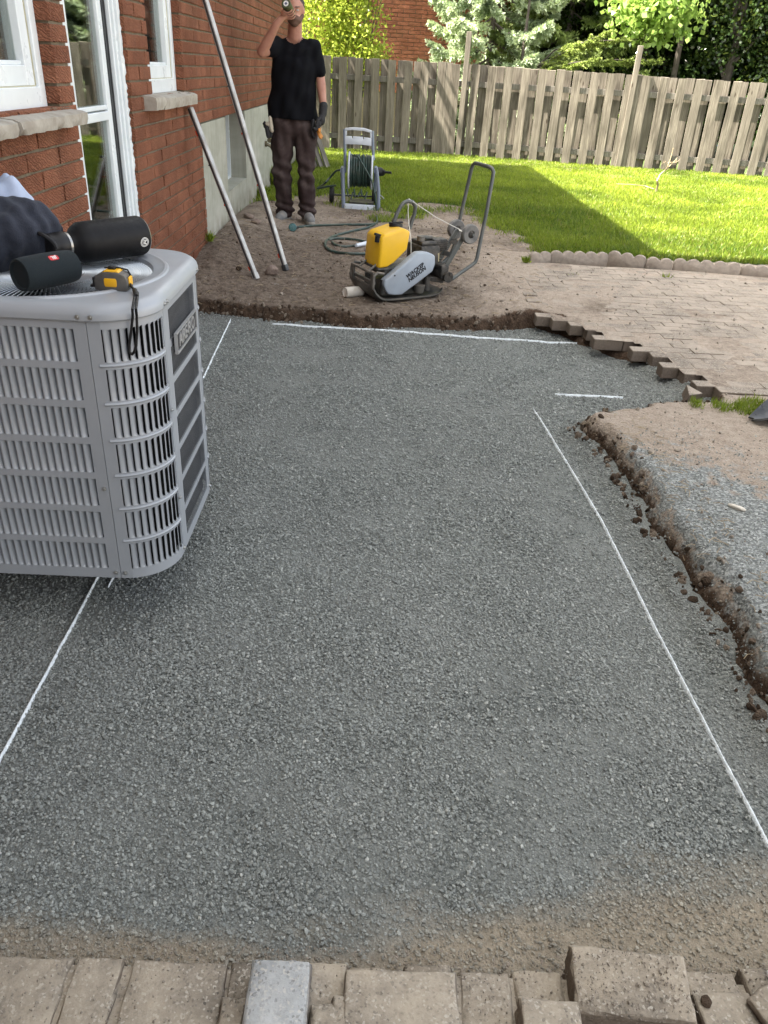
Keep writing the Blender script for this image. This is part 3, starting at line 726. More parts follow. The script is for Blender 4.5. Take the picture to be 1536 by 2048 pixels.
# ================================================================== fence
FA, FBp = Vector((.411, 15.44)), Vector((5.97, 14.57)); fd = (FBp - FA).normalized(); fn = Vector((fd.y, -fd.x))   # fn faces the camera
fence = empty('wooden_fence', (FA.x, FA.y, .1), (0, 0, math.atan2(fd.y, fd.x)), 'weathered grey board on board fence closing the far side of the yard', 'fence')
def board_me(w, h, t, seed):
    r = random.Random(seed); V = []; Fq = []; n = 6; a = r.uniform(-.006, .006)
    for i in range(n + 1):
        z = h * i / n; bow = a * math.sin(i / n * 3.1)
        for (x, y) in ((-w / 2, -t / 2), (w / 2, -t / 2), (w / 2, t / 2), (-w / 2, t / 2)):
            V.append((x + r.uniform(-.0015, .0015), y + bow, z + (r.uniform(-.006, .006) if i == n else 0)))
    for i in range(n):
        for q in range(4): a0 = i * 4 + q; b0 = i * 4 + (q + 1) % 4; Fq.append((a0, b0, b0 + 4, a0 + 4))
    Fq.append((3, 2, 1, 0)); k = n * 4; Fq.append((k, k + 1, k + 2, k + 3))
    me = bpy.data.meshes.new('fence_board'); me.from_pydata(V, [], Fq); me.update(); me.materials.append(M_FENCE); return me
BM = [board_me(.138, 1.46, .018, i) for i in range(8)]
def fz(s): return .015 - .0 * s
def fboard(s, y, dz=0, me=None, w=1.0):
    o = bpy.data.objects.new('fence_board', me or rnd.choice(BM)); col.objects.link(o); o.parent = fence
    o.location = (s, y, .0 + dz + rnd.uniform(-.012, .01)); o.rotation_euler = (rnd.uniform(-.012, .012), rnd.uniform(-.009, .009), rnd.uniform(-.02, .02)); o.scale = (w, 1, 1 - .012 * max(0, s) / 3)
PITCH = .286
for i in range(-6, 27):
    s = i * PITCH + rnd.uniform(-.008, .008)
    if i != 3: fboard(s, -.062)
    fboard(s + PITCH / 2, .045)
for s in (2 * PITCH + .26, 2 * PITCH + .13 ): fboard(s, -.064)
for s in (13 * PITCH + .13, 13 * PITCH + .27, 13 * PITCH - .0): fboard(s, -.068)
for z in (.22, 1.16):
    for a in range(-2, 8, 2):
        b = B(); b.box((a + 1.0, -.01, z), (1.995, .036, .088), ch=.003); b.obj('fence_rail', M_RAIL, fence, False)
PM = B().box((0, 0, 1.0), (.085, .085, 2.05), ch=.004).me('fence_post', False); PM.materials.append(M_FENCE)
for s, h in ((2 * PITCH + .40, 1.0), (13 * PITCH + .06, .965), (-1.55, .75), (6.6, .8)):
    o = bpy.data.objects.new('fence_post', PM); col.objects.link(o); o.parent = fence; o.location = (s, -.07 if s > 0 and s < 6 else 0, -.1); o.scale = (1, 1, h); o.rotation_euler = (0, .01, 0)

# boards leaning on the house behind the man
for k, (dx, dy) in enumerate(((0, 0), (.13, .05), (.24, .1))):
    a = at(632 + 12 * k, 336, z=.13); t_ = Vector((a.x - .42, a.y + .25, 1.15)); d = (t_ - a)
    b = B(); b.box((0, 0, d.length / 2), (.1, .02, d.length)); o = b.obj('leaning_board', M_RAIL, None, False)
    o.location = a; o.rotation_euler = d.to_track_quat('Z', 'Y').to_euler(); tag(o, ['grey timber board leaning behind the man, nearest the wall', 'grey timber board leaning behind the man, middle of three', 'grey timber board leaning behind the man, farthest from the wall'][k], 'board', 'boards leaning behind the man')

# ================================================================== neighbour's house
nh = empty('neighbour_house', (2.0, 19.6, .1), label='neighbouring brick house behind the fence seen between the bush and the blue spruce', cat='house')
b = B(); b.box((-2, 3.0, 2.7), (14, 5.9, 5.4)); b.obj('wall', M_MORTAR, nh, False)
b = B(); b.box((-2, 3.0, 5.6), (15, 7, .3)); b.obj('roof', M_DARK, nh, False)
V, Fq = BR[0]; NB = [Matrix.Rotation(R(-90), 4, 'Z') @ Vector(v) for v in V]
NBM = mat_brick('pink_red_brick', (.36, .125, .07), (.47, .18, .105))
nme = bpy.data.meshes.new('brick'); nme.from_pydata([tuple(v) for v in NB], [], Fq); nme.materials.append(NBM)
rest = B(); cnt = 0
for k in range(12, 44):
    for j in range(-14, 8):
        x = j * .255 + (.127 if k % 2 else 0); z = k * .075
        p = MW.transposed() @ (Vector((2.0 + x, 19.6, .1 + z)) - Vector((0, 0, EYE))); u = CXP + F * p.x / -p.z; v_ = CYP - F * p.y / -p.z
        if 690 < u < 890 and -12 < v_ < 125 and cnt < 290:
            o = bpy.data.objects.new('brick', nme); col.objects.link(o); o.parent = nh; o.location = (x, .03, z); o.scale = (.245 / .314, 1, 1.08); cnt += 1
        else: rest.add([(x + v.x * .245 / .314, .03 + v.y, z + v.z * 1.08) for v in NB], Fq)
o = rest.obj('brick_courses', NBM, nh, False); o['kind'] = 'stuff'
print('nb bricks', cnt)

# ================================================================== path pavers and edging
path = empty('paver_path', (1.02, 3.62, .12), label='dusty tan paver path running off to the right with a stepped broken edge', cat='path')
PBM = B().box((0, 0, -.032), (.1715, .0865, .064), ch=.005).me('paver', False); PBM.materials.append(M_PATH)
PV = []
rowh = .0885
def inside(x, y): return poly_sd(np.array([x]), np.array([y]), STEP)[0] < -.03
j = 0; y = 3.62 + rowh / 2
while y < 6.42:
    off = (.0875 if j % 2 else 0); i = 0
    xr = min(9, .48 * y + 1.1)
    while True:
        x = 1.02 + .0875 + off + i * .175 - .175; i += 1
        if x > xr: break
        if inside(x, y): PV.append((x, y))
    y += rowh; j += 1
PV.sort(key=lambda t: min(abs(poly_sd(np.array([t[0]]), np.array([t[1]]), STEP)[0]), 9) * .5 + t[1] * .25)
rest = B(); box8 = B().box((0, 0, -.032), (.1715, .0865, .064), ch=.004)
for n_, (x, y) in enumerate(PV):
    r_ = (rnd.uniform(-.012, .012), rnd.uniform(-.012, .012), rnd.uniform(-.012, .012)); zz = .1185 + float(fbm(x, y, 1.2, 2)) * .012 + rnd.uniform(-.0025, .0025)
    if n_ < 298:
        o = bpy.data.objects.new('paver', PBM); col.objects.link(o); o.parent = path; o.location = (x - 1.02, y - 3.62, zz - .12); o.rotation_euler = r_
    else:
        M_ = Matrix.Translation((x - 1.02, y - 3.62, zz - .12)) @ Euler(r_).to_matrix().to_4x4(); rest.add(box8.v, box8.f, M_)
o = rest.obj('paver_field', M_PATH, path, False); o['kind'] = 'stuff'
# sand washed into the joints
sx = np.arange(1.0, 4.4, .03); sy = np.arange(3.6, 6.5, .03); SX, SY = np.meshgrid(sx, sy, indexing='ij'); i3 = np.arange(SX.size).reshape(SX.shape)
ok = (poly_sd(SX, SY, STEP) < -.05) & (SX > 1.1)
SZ = .1157 + fbm(SX, SY, 1.2, 2) * .012 + fbm(SX, SY, 3.3, 4) * .013 + .004 * sstep(1.8, 1.2, SX)
FC3 = np.stack([i3[:-1, :-1], i3[1:, :-1], i3[1:, 1:], i3[:-1, 1:]], -1).reshape(-1, 4)
z0 = np.zeros(SX.size)
o = np_mesh('path_sand', np.stack([SX - 1.02, SY - 3.62, SZ - .12], -1).reshape(-1, 3), FC3[ok.ravel()[FC3].all(1)], M_GROUND, True, path, dict(wet=z0, pale=z0 + .72, dust=z0, grass=z0)); o['kind'] = 'stuff'
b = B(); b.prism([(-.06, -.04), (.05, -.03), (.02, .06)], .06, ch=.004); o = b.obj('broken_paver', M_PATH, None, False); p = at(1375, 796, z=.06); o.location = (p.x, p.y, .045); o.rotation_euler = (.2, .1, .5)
tag(o, 'broken triangular paver corner lying in the grit below the stepped path edge', 'paver')

M_EDGE = pm('pink_concrete_edging', (.23, .19, .155), (.31, .26, .215), 30, .9, bump=.5, bscale=160, coord='pos')
def edging_me(ns, L):
    pts = [(-L / 2, -.06)]; s = L / ns
    top = []
    for i in range(ns):
        cx_ = -L / 2 + s * (i + .5)
        for k in range(7):
            a = math.pi - math.pi * (.12 + .76 * k / 6); top.append((cx_ + s * .5 * math.cos(a) * 1.02, .035 + s * .42 * math.sin(a)))
    poly = [(-L / 2, -.06), (L / 2, -.06)] + list(reversed(top))
    b = B().prism(poly, .045, Matrix.Rotation(R(90), 4, 'X') @ Matrix.Translation((0, 0, -.0225)), ch=.005, seg=1)
    me = b.me('edging', True, 50); me.materials.append(M_EDGE); return me
EME = {n: edging_me(n, .105 * n) for n in (2, 3, 4, 5)}
ept = [at(1058, 524, z=.12), at(1125, 519, z=.12), at(1222, 521, z=.12), at(1300, 534, z=.12), at(1536, 553, z=.12), at(1700, 566, z=.12)]
ept = [Vector((p.x, p.y)) for p in ept]
cum = [0]
for a, c in zip(ept, ept[1:]): cum.append(cum[-1] + (c - a).length)
def epos(d):
    for k in range(len(ept) - 1):
        if d <= cum[k + 1] or k == len(ept) - 2: return ept[k].lerp(ept[k + 1], (d - cum[k]) / (cum[k + 1] - cum[k]))
d = 0; k = 0; seq = [2, 5, 3, 2, 5, 5, 3, 5, 5, 5]; words = ['first and shortest, at the dirt end', 'second from the dirt end, five scallops', 'third from the dirt end, three scallops', 'fourth from dirt end, two scallops', 'fifth from the dirt end, beside small weeds', 'sixth from the dirt end', 'seventh from the dirt end, three scallops', 'eighth from the dirt end', 'ninth from the dirt end', 'farthest right at the photo edge']
while k < len(seq) and d < cum[-1]:
    L = .105 * seq[k]; a = epos(d); c = epos(d + L); m_ = (a + c) / 2
    o = bpy.data.objects.new('lawn_edging', EME[seq[k]]); col.objects.link(o); o.location = (m_.x, m_.y, .125 + rnd.uniform(-.012, .006)); dd = c - a
    o.rotation_euler = (rnd.uniform(-.06, .06), rnd.uniform(-.03, .03), math.atan2(dd.y, dd.x) + rnd.uniform(-.03, .03)); o.scale = (.99, 1, 1)
    tag(o, 'scalloped pinkish edging piece between lawn and path, ' + words[k], 'edging', 'scalloped edging pieces along the lawn'); d += L + .006; k += 1

# ================================================================== pavers in the foreground
fpav = empty('paver_walk', (0, .7, .0), label='old tan paver walk across the bottom of the picture, below the gravel', cat='path')
def fp(x0, x1, y0, y1, zt, rz=0, name='paver', mat=M_FPAV, ch=.006, th=.06, tilt=(0, 0), parent=fpav, seed=None):
    bm = bmesh.new(); bmesh.ops.create_cube(bm, size=1)
    for v in bm.verts: v.co = (v.co.x * (x1 - x0), v.co.y * (y1 - y0), (v.co.z - .5) * th)
    bmesh.ops.subdivide_edges(bm, edges=bm.edges[:], cuts=5, use_grid_fill=True)
    for v in bm.verts:
        e = sum(abs(abs(c) - lim) < 1e-4 for c, lim in ((v.co.x, (x1 - x0) / 2), (v.co.y, (y1 - y0) / 2)))
        if abs(v.co.z) < 1e-4 and e: v.co += Vector((-math.copysign(ch * .6, v.co.x), -math.copysign(ch * .6, v.co.y), -ch * .55)) * (1.0 if e else 0)
        v.co += Vector((rnd.uniform(-1, 1), rnd.uniform(-1, 1), rnd.uniform(-1, 1))) * .0024
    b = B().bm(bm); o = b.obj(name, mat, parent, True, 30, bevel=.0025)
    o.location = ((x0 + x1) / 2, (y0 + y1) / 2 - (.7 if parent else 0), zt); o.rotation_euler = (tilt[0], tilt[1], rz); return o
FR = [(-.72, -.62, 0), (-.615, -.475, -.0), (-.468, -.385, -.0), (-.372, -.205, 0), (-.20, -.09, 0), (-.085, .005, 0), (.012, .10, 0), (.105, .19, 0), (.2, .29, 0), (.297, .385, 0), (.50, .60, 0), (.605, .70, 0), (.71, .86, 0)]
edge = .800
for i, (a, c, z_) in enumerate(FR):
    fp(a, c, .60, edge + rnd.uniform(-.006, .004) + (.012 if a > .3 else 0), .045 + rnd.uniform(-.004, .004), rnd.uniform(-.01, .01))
fp(.392, .496, .60, .81, .042)
b = B(); b.box((.08, -.008, .017), (1.7, .19, .036)); b.obj('joint_sand', M_FPAV, fpav, False)['kind'] = 'stuff'
# loose ones on top
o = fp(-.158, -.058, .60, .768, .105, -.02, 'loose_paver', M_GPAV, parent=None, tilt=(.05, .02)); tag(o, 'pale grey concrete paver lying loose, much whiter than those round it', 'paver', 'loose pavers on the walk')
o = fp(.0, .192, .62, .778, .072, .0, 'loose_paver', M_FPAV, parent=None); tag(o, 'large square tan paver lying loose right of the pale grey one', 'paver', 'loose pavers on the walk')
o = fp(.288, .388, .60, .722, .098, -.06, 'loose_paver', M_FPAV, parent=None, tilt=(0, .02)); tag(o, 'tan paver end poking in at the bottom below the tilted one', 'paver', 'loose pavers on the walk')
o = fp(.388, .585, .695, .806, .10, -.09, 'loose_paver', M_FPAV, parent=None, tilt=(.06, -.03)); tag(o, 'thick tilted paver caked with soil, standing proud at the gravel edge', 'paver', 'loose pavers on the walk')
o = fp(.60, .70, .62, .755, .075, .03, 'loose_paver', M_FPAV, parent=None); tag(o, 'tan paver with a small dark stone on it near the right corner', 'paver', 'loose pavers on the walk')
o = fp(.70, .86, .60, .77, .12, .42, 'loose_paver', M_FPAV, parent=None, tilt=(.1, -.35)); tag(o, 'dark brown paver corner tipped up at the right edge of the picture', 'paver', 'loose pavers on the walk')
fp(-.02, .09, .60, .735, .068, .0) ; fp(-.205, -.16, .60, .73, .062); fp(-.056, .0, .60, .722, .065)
n = 12000; x = rng.uniform(-.65, .85, n); y = rng.uniform(.66, .825, n); ok = rng.random(n) < .12 + .5 * np.clip(fbm(x, y, 9, 3) + .12, 0, 1) + .5 * sstep(.78, .805, y) ; x = x[ok]; y = y[ok]; n = len(x); k = .0012 + .005 * rng.random(n) ** 3
scatter('paver_grit', np.stack([x, y, np.full(n, .047) + k * .3], 1), rng.uniform(0, 6.28, (n, 3)), k[:, None] * rng.uniform(.7, 1.4, (n, 3)), pebs, 3, 'crumbs of grit and mortar lying on the foreground pavers', 'grit')
n = 900; x = rng.uniform(.39, .58, n); y = rng.uniform(.70, .80, n); k = .001 + .005 * rng.random(n) ** 3
scatter('paver_crumbs', np.stack([x, y, .103 + (y - .75) * .06 + (x - .487) * .03 + k * .2], 1), rng.uniform(0, 6.28, (n, 3)), k[:, None] * rng.uniform(.7, 1.4, (n, 3)), pebs, 3, 'soil crumbs on the thick tilted paver', 'grit')
# ================================================================== lawn grass
M_GRASS = mat_leaf('grass_blades', (.045, .10, .006), (.33, .40, .04), .35, .45)
M_DRYG = mat_leaf('dry_grass', (.3, .24, .1), (.2, .21, .07), .3, .6)
def grass(n, x0, x1, y0, y1, h0, h1, w, name, label, mask=None, mat=None, parent=None):
    y = y0 + (y1 - y0) * rng.random(n) ** 1.25; x = rng.uniform(x0, x1, n)
    ok = (x < .46 * y + .55) & (x > -.17 * y + .2 if x0 > -1.29 else x > -1.29) if mask is None else mask(x, y)
    if mask is None: ok = (x < .46 * y + .55) & (x > -1.29) & (rng.random(n) < grass_mask(x, y) ** 1.3) & (y < 15.42 - (x - .4) * .156 - .1 + .2)
    x = x[ok]; y = y[ok]; n = len(x)
    P = np.stack([x, y, ground_z(x, y) - .004], 1)
    lean = rng.normal(0, .38, (n, 2)) + np.stack([fbm(x, y, 3, 2), fbm(x + 9, y, 3, 2)], 1) * .8
    N = np.concatenate([lean, np.ones((n, 1))], 1)
    L = rng.uniform(h0, h1, n) * (1 + .6 * fbm(x, y, 1.7, 3)) ; W = w * rng.uniform(.7, 1.3, n)
    V, Fc = blade_cards(P, N, L, W, rng, .35)
    r = np.clip(rng.random(n) * .6 + .2 + fbm(x, y, 1.2, 4) * 1.3, 0, 1)
    print(name, n)
    return tag(np_mesh(name, V, Fc, mat or M_GRASS, False, parent, dict(rnd=np.repeat(r, 4))), label, 'grass', None, 'stuff')
grass(330000, -1.3, 7.3, 6.8, 15.3, .03, .065, .0075, 'lawn_grass', 'bright green lawn running back to the wooden fence')
grass(30000, -1.3, 7.3, 6.8, 15.3, .03, .06, .006, 'dry_lawn_grass', 'straw coloured dead blades mixed through the lawn', mat=M_DRYG)
def clump_mask(cs):
    def f(x, y):
        d = np.zeros(len(x), bool)
        for cx_, cy_, r_ in cs: d |= (np.hypot(x - cx_, (y - cy_) * .8) < r_ * (.5 + rng.random(len(x)) * .6))
        return d & (exc_sd(x, y) > .03)
    return f
c1 = at(1440, 815, z=.12); c2 = at(1520, 815, z=.12); c3 = at(1390, 812, z=.12)
grass(16000, 1.4, 2.2, 3.1, 3.7, .02, .06, .0035, 'weed_grass', 'patchy grass tuft at the right beside the path pavers', clump_mask([(c1.x, c1.y, .05), (c2.x, c2.y, .09), (c3.x, c3.y, .035), (1.75, 3.4, .07)]))
def straw(n, x0, x1, y0, y1, L, r, name, label, mat, zf=None, bow=.25):
    b = B()
    for _ in range(n):
        x = rnd.uniform(x0, x1); y = rnd.uniform(y0, y1)
        if float(exc_sd(x, y)) < .02: continue
        z = float(ground_z(x, y)) + .006; a = rnd.uniform(0, 6.28); l = rnd.uniform(.4, 1) * L; d = Vector((math.cos(a), math.sin(a), 0)); s = Vector((-d.y, d.x, 0)) * rnd.uniform(-bow, bow) * l
        p = Vector((x, y, z)); b.tube([p, p + d * l * .5 + s + Vector((0, 0, l * .12)), p + d * l], r, 4)
    o = b.obj(name, mat, None, True); return tag(o, label, 'straw', None, 'stuff')
M_STRAW = pm('dry_straw', (.38, .3, .19), (.25, .19, .12), 8, .8)
straw(260, .95, 1.25, 1.2, 3.3, .05, .0011, 'root_fibres', 'dry roots and straw poking from the soil bank', M_STRAW)
straw(900, -1.2, 3.2, 4.9, 8.6, .07, .0016, 'straw_litter', 'dry straw scattered over the bare dirt behind the dig', M_STRAW)
straw(700, -1.2, 6.5, 13.7, 14.9, .13, .003, 'fence_litter', 'dry grass litter along the foot of the fence', M_STRAW)

# clumps of weeds against the house and by the edging
def weed(loc, n, L, W, label, name='weed', mat=None, spread=.35):
    P = np.tile(np.array(loc), (n, 1)) + rng.normal(0, .012, (n, 3)) * [1, 1, 0]; N = np.concatenate([rng.normal(0, spread, (n, 2)), np.ones((n, 1))], 1)
    V, Fc = blade_cards(P, N, rng.uniform(.4, 1, n) * L, W, rng, .6)
    return tag(np_mesh(name, V, Fc, mat or M_GRASS, False, None, dict(rnd=np.repeat(rng.random(n), 4))), label, 'weed', 'weeds at the wall and edging')
for (px, py, L, lab) in ((1052, 524, .07, 'small green weed at the left end of the scalloped edging'), (1148, 548, .09, 'upright weed growing from the path in front of the edging'), (1218, 550, .06, 'pale weed sprig on the path before the fourth edging piece'), (1330, 552, .11, 'tall thin weed on the path before the sixth edging piece'), (1290, 520, .12, 'leafy weed spilling over the edging from the lawn'), (1440, 528, .10, 'dark weed leaning over the edging near the right edge'), (408, 505, .09, 'weed tuft where the brick meets the pale foundation'), (544, 372, .25, 'bushy weed clump against the foundation behind the poles'), (526, 400, .16, 'low weed against the foundation nearer the poles')):
    p = at(px, py, z=.125); p.x = max(p.x, XW + .03)
    weed((p.x, p.y, float(ground_z(p.x, p.y))), 45 if L < .15 else 220, L, .012 if L < .15 else .02, lab)
# dead branch lying on the lawn
def branch_obj():
    b = B(); base = at(1306, 384, z=.13); 
    def pt(px, py): return at(px, py, Y=base.y)
    def poly(pp, r0, r1): 
        P = [pt(*q) + Vector((0, rnd.uniform(-.05, .05), 0)) for q in pp]; b.tube(P, [r0 + (r1 - r0) * i / (len(P) - 1) for i in range(len(P))], 6)
    poly([(1314, 386), (1317, 370), (1314, 362), (1322, 350), (1334, 338), (1338, 325), (1344, 310), (1346, 296)], .016, .005)
    poly([(1316, 362), (1308, 350)], .008, .004); poly([(1334, 338), (1350, 322), (1357, 316), (1354, 326)], .007, .003)
    poly([(1336, 334), (1328, 320), (1325, 330)], .006, .003); poly([(1338, 326), (1352, 324), (1359, 318)], .006, .003); poly([(1330, 342), (1324, 325), (1330, 322)], .005, .003)
    g = [at(1232, 368, z=.15), at(1262, 369, z=.16), at(1290, 372, z=.15), at(1308, 378, z=.14)]; b.tube(g, .006, 6)
    o = b.obj('dead_branch', M_STRAW, None, True); tag(o, 'bare pale dead branch lying and curling up on the sunlit lawn', 'branch')
branch_obj()

# ================================================================== trees and bushes
M_BARK = pm('bark', (.07, .055, .045), (.12, .1, .085), 12, .9, bump=.8, bscale=30)
def add_trunk(parent, pts, r0, r1, name='trunk'):
    b = B(); n = len(pts); b.tube(pts, [r0 + (r1 - r0) * i / (n - 1) for i in range(n)], 9); return b.obj(name, M_BARK, parent, True)
def leaf_cloud(parent, name, mat, centers, n, L, W, rs=.4, up=.15, flat=1.0, clump=0, yfront=None, dense=1):
    "leaves spread through blobs (x,y,z,r) in twig clumps"
    C = np.array(centers); w = C[:, 3] ** 2; w = w / w.sum(); ncl = max(1, n // 14)
    pick = rng.choice(len(C), ncl, p=w); u = rng.normal(size=(ncl, 3)); u /= np.linalg.norm(u, axis=1)[:, None]
    rad = C[pick, 3] * rng.uniform(.35, 1.0, ncl) ** .6
    cc = C[pick, :3] + u * rad[:, None] * [1, 1, flat]
    P = np.repeat(cc, 14, 0); out = np.repeat(u, 14, 0)
    P = P + rng.normal(0, L * 1.6, P.shape) * [1, 1, .6]
    N = out * .6 + rng.normal(0, .8, P.shape) + [0, 0, up]
    V, Fc = blade_cards(P, N, rng.uniform(.6, 1.1, len(P)) * L, W, rng, .3)
    r = np.repeat(rng.random(ncl), 14) * .5 + rng.random(len(P)) * .5
    return np_mesh(name, V, Fc, mat, False, parent, dict(rnd=np.repeat(r, 4)))
# 1. yellow-green bush left of the neighbour's wall
YG = mat_leaf('lime_leaves', (.16, .24, .02), (.6, .66, .1), .45, .4)
t = empty('leafy_shrub', (-.6, 16.7, .1), label='bright yellow green leafy shrub rising behind the fence beside the man', cat='shrub')
cs = [(-.7, 0, 1.2, .55), (.0, .1, 1.4, .55), (.05, 0, 2.1, .45), (-.55, .1, 2.2, .6), (-.15, .2, 2.9, .6), (-.9, .2, 2.9, .5), (.32, -.1, 1.6, .3), (.05, 0, 2.7, .4), (-.4, .2, 3.6, .6)]
leaf_cloud(t, 'crown', YG, cs, 17000, .085, .045, up=-.1)
b = B()
for i in range(9): x = rnd.uniform(-.3, .3); b.tube([(x * .3, 0, 0), (x, rnd.uniform(-.1, .1), 1.2), (x * 2.2, rnd.uniform(-.2, .2), 2.6)], [.022, .014, .005], 6)
b.obj('trunk', M_BARK, t, True)
# spruce builder: whorled boughs with needle twigs
def spruce(loc, H, Rr, mat, seed, label, zlow=.2, boughs=70, tw=26, nd=26, only=None, droop=.18, nl=.03):
    rs = np.random.default_rng(seed); t = empty('spruce_tree', loc, label=label, cat='tree', group='spruces behind the fence')
    add_trunk(t, [(0, 0, 0), (0, 0, H * .5), (0, 0, H)], .07, .015)
    PP = []; NN = []; RR = []; bb = B()
    for k in range(boughs):
        f = (k + rs.random()) / boughs; z = zlow + (H - zlow) * f; L = Rr * (1 - f) ** .8 * rs.uniform(.75, 1.1) + .1
        a = k * 2.4 + rs.normal(0, .2)
        if only and not only(a): continue
        d = np.array([math.cos(a), math.sin(a)]); 
        s = np.linspace(0, 1, 7); bx = np.stack([d[0] * L * s, d[1] * L * s, z - droop * L * np.sin(s * 2.6) + .06 * L * s ** 3], 1)
        bb.tube([tuple(q) for q in bx], [.03 * (1 - f) * (1 - s_) + .004 for s_ in s], 5)
        side = np.array([-d[1], d[0], 0]); br = rs.random()
        for j in range(tw):
            u = .18 + .82 * rs.random() ** .7; o = np.array([np.interp(u, s, bx[:, i]) for i in range(3)])
            sg = rs.choice([-1, 1]); tl = L * .34 * (1.15 - u) + .10
            dd = np.array([d[0], d[1], 0]) * rs.uniform(.5, 1) + side * sg * rs.uniform(.3, 1) + [0, 0, rs.uniform(-.45, .1)]; dd /= np.linalg.norm(dd)
            if u > .93: dd = np.array([d[0], d[1], .1])
            q = rs.random(nd); pt_ = o + dd * (q * tl)[:, None]
            nn = rs.normal(size=(nd, 3)); nn -= (nn @ dd)[:, None] * dd; nn /= np.linalg.norm(nn, axis=1)[:, None]
            PP.append(pt_); NN.append(nn + dd * .9 + [0, 0, .15]); RR.append(np.clip(np.full(nd, br * .5) + q * .45 + rs.random(nd) * .15, 0, 1))
    P = np.concatenate(PP); N = np.concatenate(NN); r = np.concatenate(RR)
    V, Fc = blade_cards(P, N, nl * rs.uniform(.8, 1.4, len(P)), nl * .36, rs, .1)
    print('spruce', len(P)); np_mesh('crown', V, Fc, mat, False, t, dict(rnd=np.repeat(r, 4)))
    bb.obj('bough', M_BARK, t, True); return t
BS = mat_leaf('blue_spruce_needles', (.16, .23, .13), (.6, .68, .45), .2, .5)
GS = mat_leaf('green_spruce_needles', (.05, .09, .025), (.34, .42, .14), .2, .5)
c = at(985, 60, Y=17.6)
spruce((c.x, 17.6, .1), 6.5, 1.75, BS, 5, 'pale blue green spruce beside the tall fence post', boughs=100, tw=56, nd=36, nl=.07)
c = at(1130, 60, Y=18.6)
spruce((c.x, 18.2, .1), 7.5, 1.9, GS, 6, 'darker green spruce in the middle behind the fence', boughs=100, tw=56, nd=32, nl=.075)
# one long bough of yellower needles reaching right over the fence
YS = mat_leaf('yellow_green_needles', (.12, .17, .03), (.38, .46, .12), .2, .5)
t = empty('cedar_tree', (2.55, 16.9, .1), label='yellow green conifer whose long bough reaches right over the fence', cat='tree')
add_trunk(t, [(0, 0, 0), (.03, 0, 2.8)], .05, .02)
PP = []; NN = []; bb = B()
for (pa, pb, n_, wd) in (((1080, 128), (1325, 122), 60, .4), ((1110, 100), (1260, 78), 40, .3), ((1060, 150), (1200, 118), 40, .3), ((1100, 120), (1230, 60), 30, .28)):
    a = at(*pa, Y=16.6) - Vector((2.55, 16.9, .1)); c = at(*pb, Y=16.1) - Vector((2.55, 16.9, .1)); bb.tube([(0.02, 0, 1.2), tuple(a), tuple(a.lerp(c, .6) + Vector((0, 0, .04))), tuple(c)], [.02, .014, .008, .003], 5)
    d = np.array(c - a); d /= np.linalg.norm(d)
    for j in range(n_ * 2):
        u = rng.random(); o = np.array(a.lerp(c, u)); tl = wd * (1.15 - u) * rng.uniform(.4, 1)
        dd = d * .8 + rng.normal(0, .5, 3) * [.3, 1, .7] + [0, 0, -.12]; dd /= np.linalg.norm(dd)
        q = rng.random(40); PP.append(o + dd * (q * tl)[:, None]); nn = rng.normal(size=(40, 3)) * [1, 1, .6]; NN.append(nn + dd * 1.2)
P = np.concatenate(PP); V, Fc = blade_cards(P, np.concatenate(NN), .045, .018, rng, .1)
np_mesh('crown', V, Fc, YS, False, t, dict(rnd=np.repeat(rng.random(len(P)), 4))); bb.obj('bough', M_BARK, t, True)
# maple spray at the top
ML = mat_leaf('maple_leaves', (.14, .26, .04), (.42, .56, .16), .4, .4)
c = at(1330, 30, Y=16.4)
t = empty('maple_tree', (c.x + .7, 17.4, .1), label='light green maple whose leaves hang at the top right of centre', cat='tree')
add_trunk(t, [(0, 0, 0), (0, 0, 2.2), (-.1, -.2, 3.8)], .07, .03)
l = lambda px, py, r, Y=16.4: tuple(at(px, py, Y=Y) - Vector((c.x + .7, 17.4, .1))) + (r,)
leaf_cloud(t, 'crown', ML, [l(1260, 25, .22), l(1300, 50, .2), l(1340, 20, .3), l(1275, 8, .3), l(1370, 45, .12), l(1310, 70, .1), l(1340, -30, .4)], 2200, .12, .1, up=-.3)
b = B()
for q in (l(1260, 25, 0), l(1300, 50, 0), l(1340, 20, 0), l(1370, 45, 0)): b.tube([(-.1, -.2, 3.6), tuple(Vector(q[:3]) * .6 + Vector((0, 0, 1.0))), q[:3]], [.02, .012, .004], 5)
b.obj('bough', M_BARK, t, True)
# dark broadleaf trees at the right with sky glints, and the shade under them
DL = mat_leaf('dark_leaves', (.012, .028, .008), (.045, .075, .02), .2, .22)
spots = [(3.6, 18.9, 5.5, 'dark leafy tree behind the maple spray'), (5.0, 17.9, 5.2, 'dark glossy leaved tree right of the second fence post'), (6.6, 17.4, 5.5, 'dark glossy leaved tree standing behind the right end of the fence'), (8.2, 17.0, 5.5, 'dark tree at the far right edge of the yard'), (7.2, 19.2, 6.5, 'dark tree deep behind the glossy leaved trees at the right'), (2.4, 20.4, 6.5, 'tall dark tree deep behind the spruces'), (6.0, 20.5, 7, 'tallest dark tree in the back row at the right'), (7.6, 20.0, 7, 'dark tree filling the gap in the back row at the right'), (4.6, 19.4, 6.5, 'dark tree whose crown fills the gap above the second fence post'), (5.7, 18.7, 5.5, 'dark tree closing the gap between the glossy leaved trees'), (9.5, 19.0, 7, 'dark tree beyond the right picture edge, back row')]
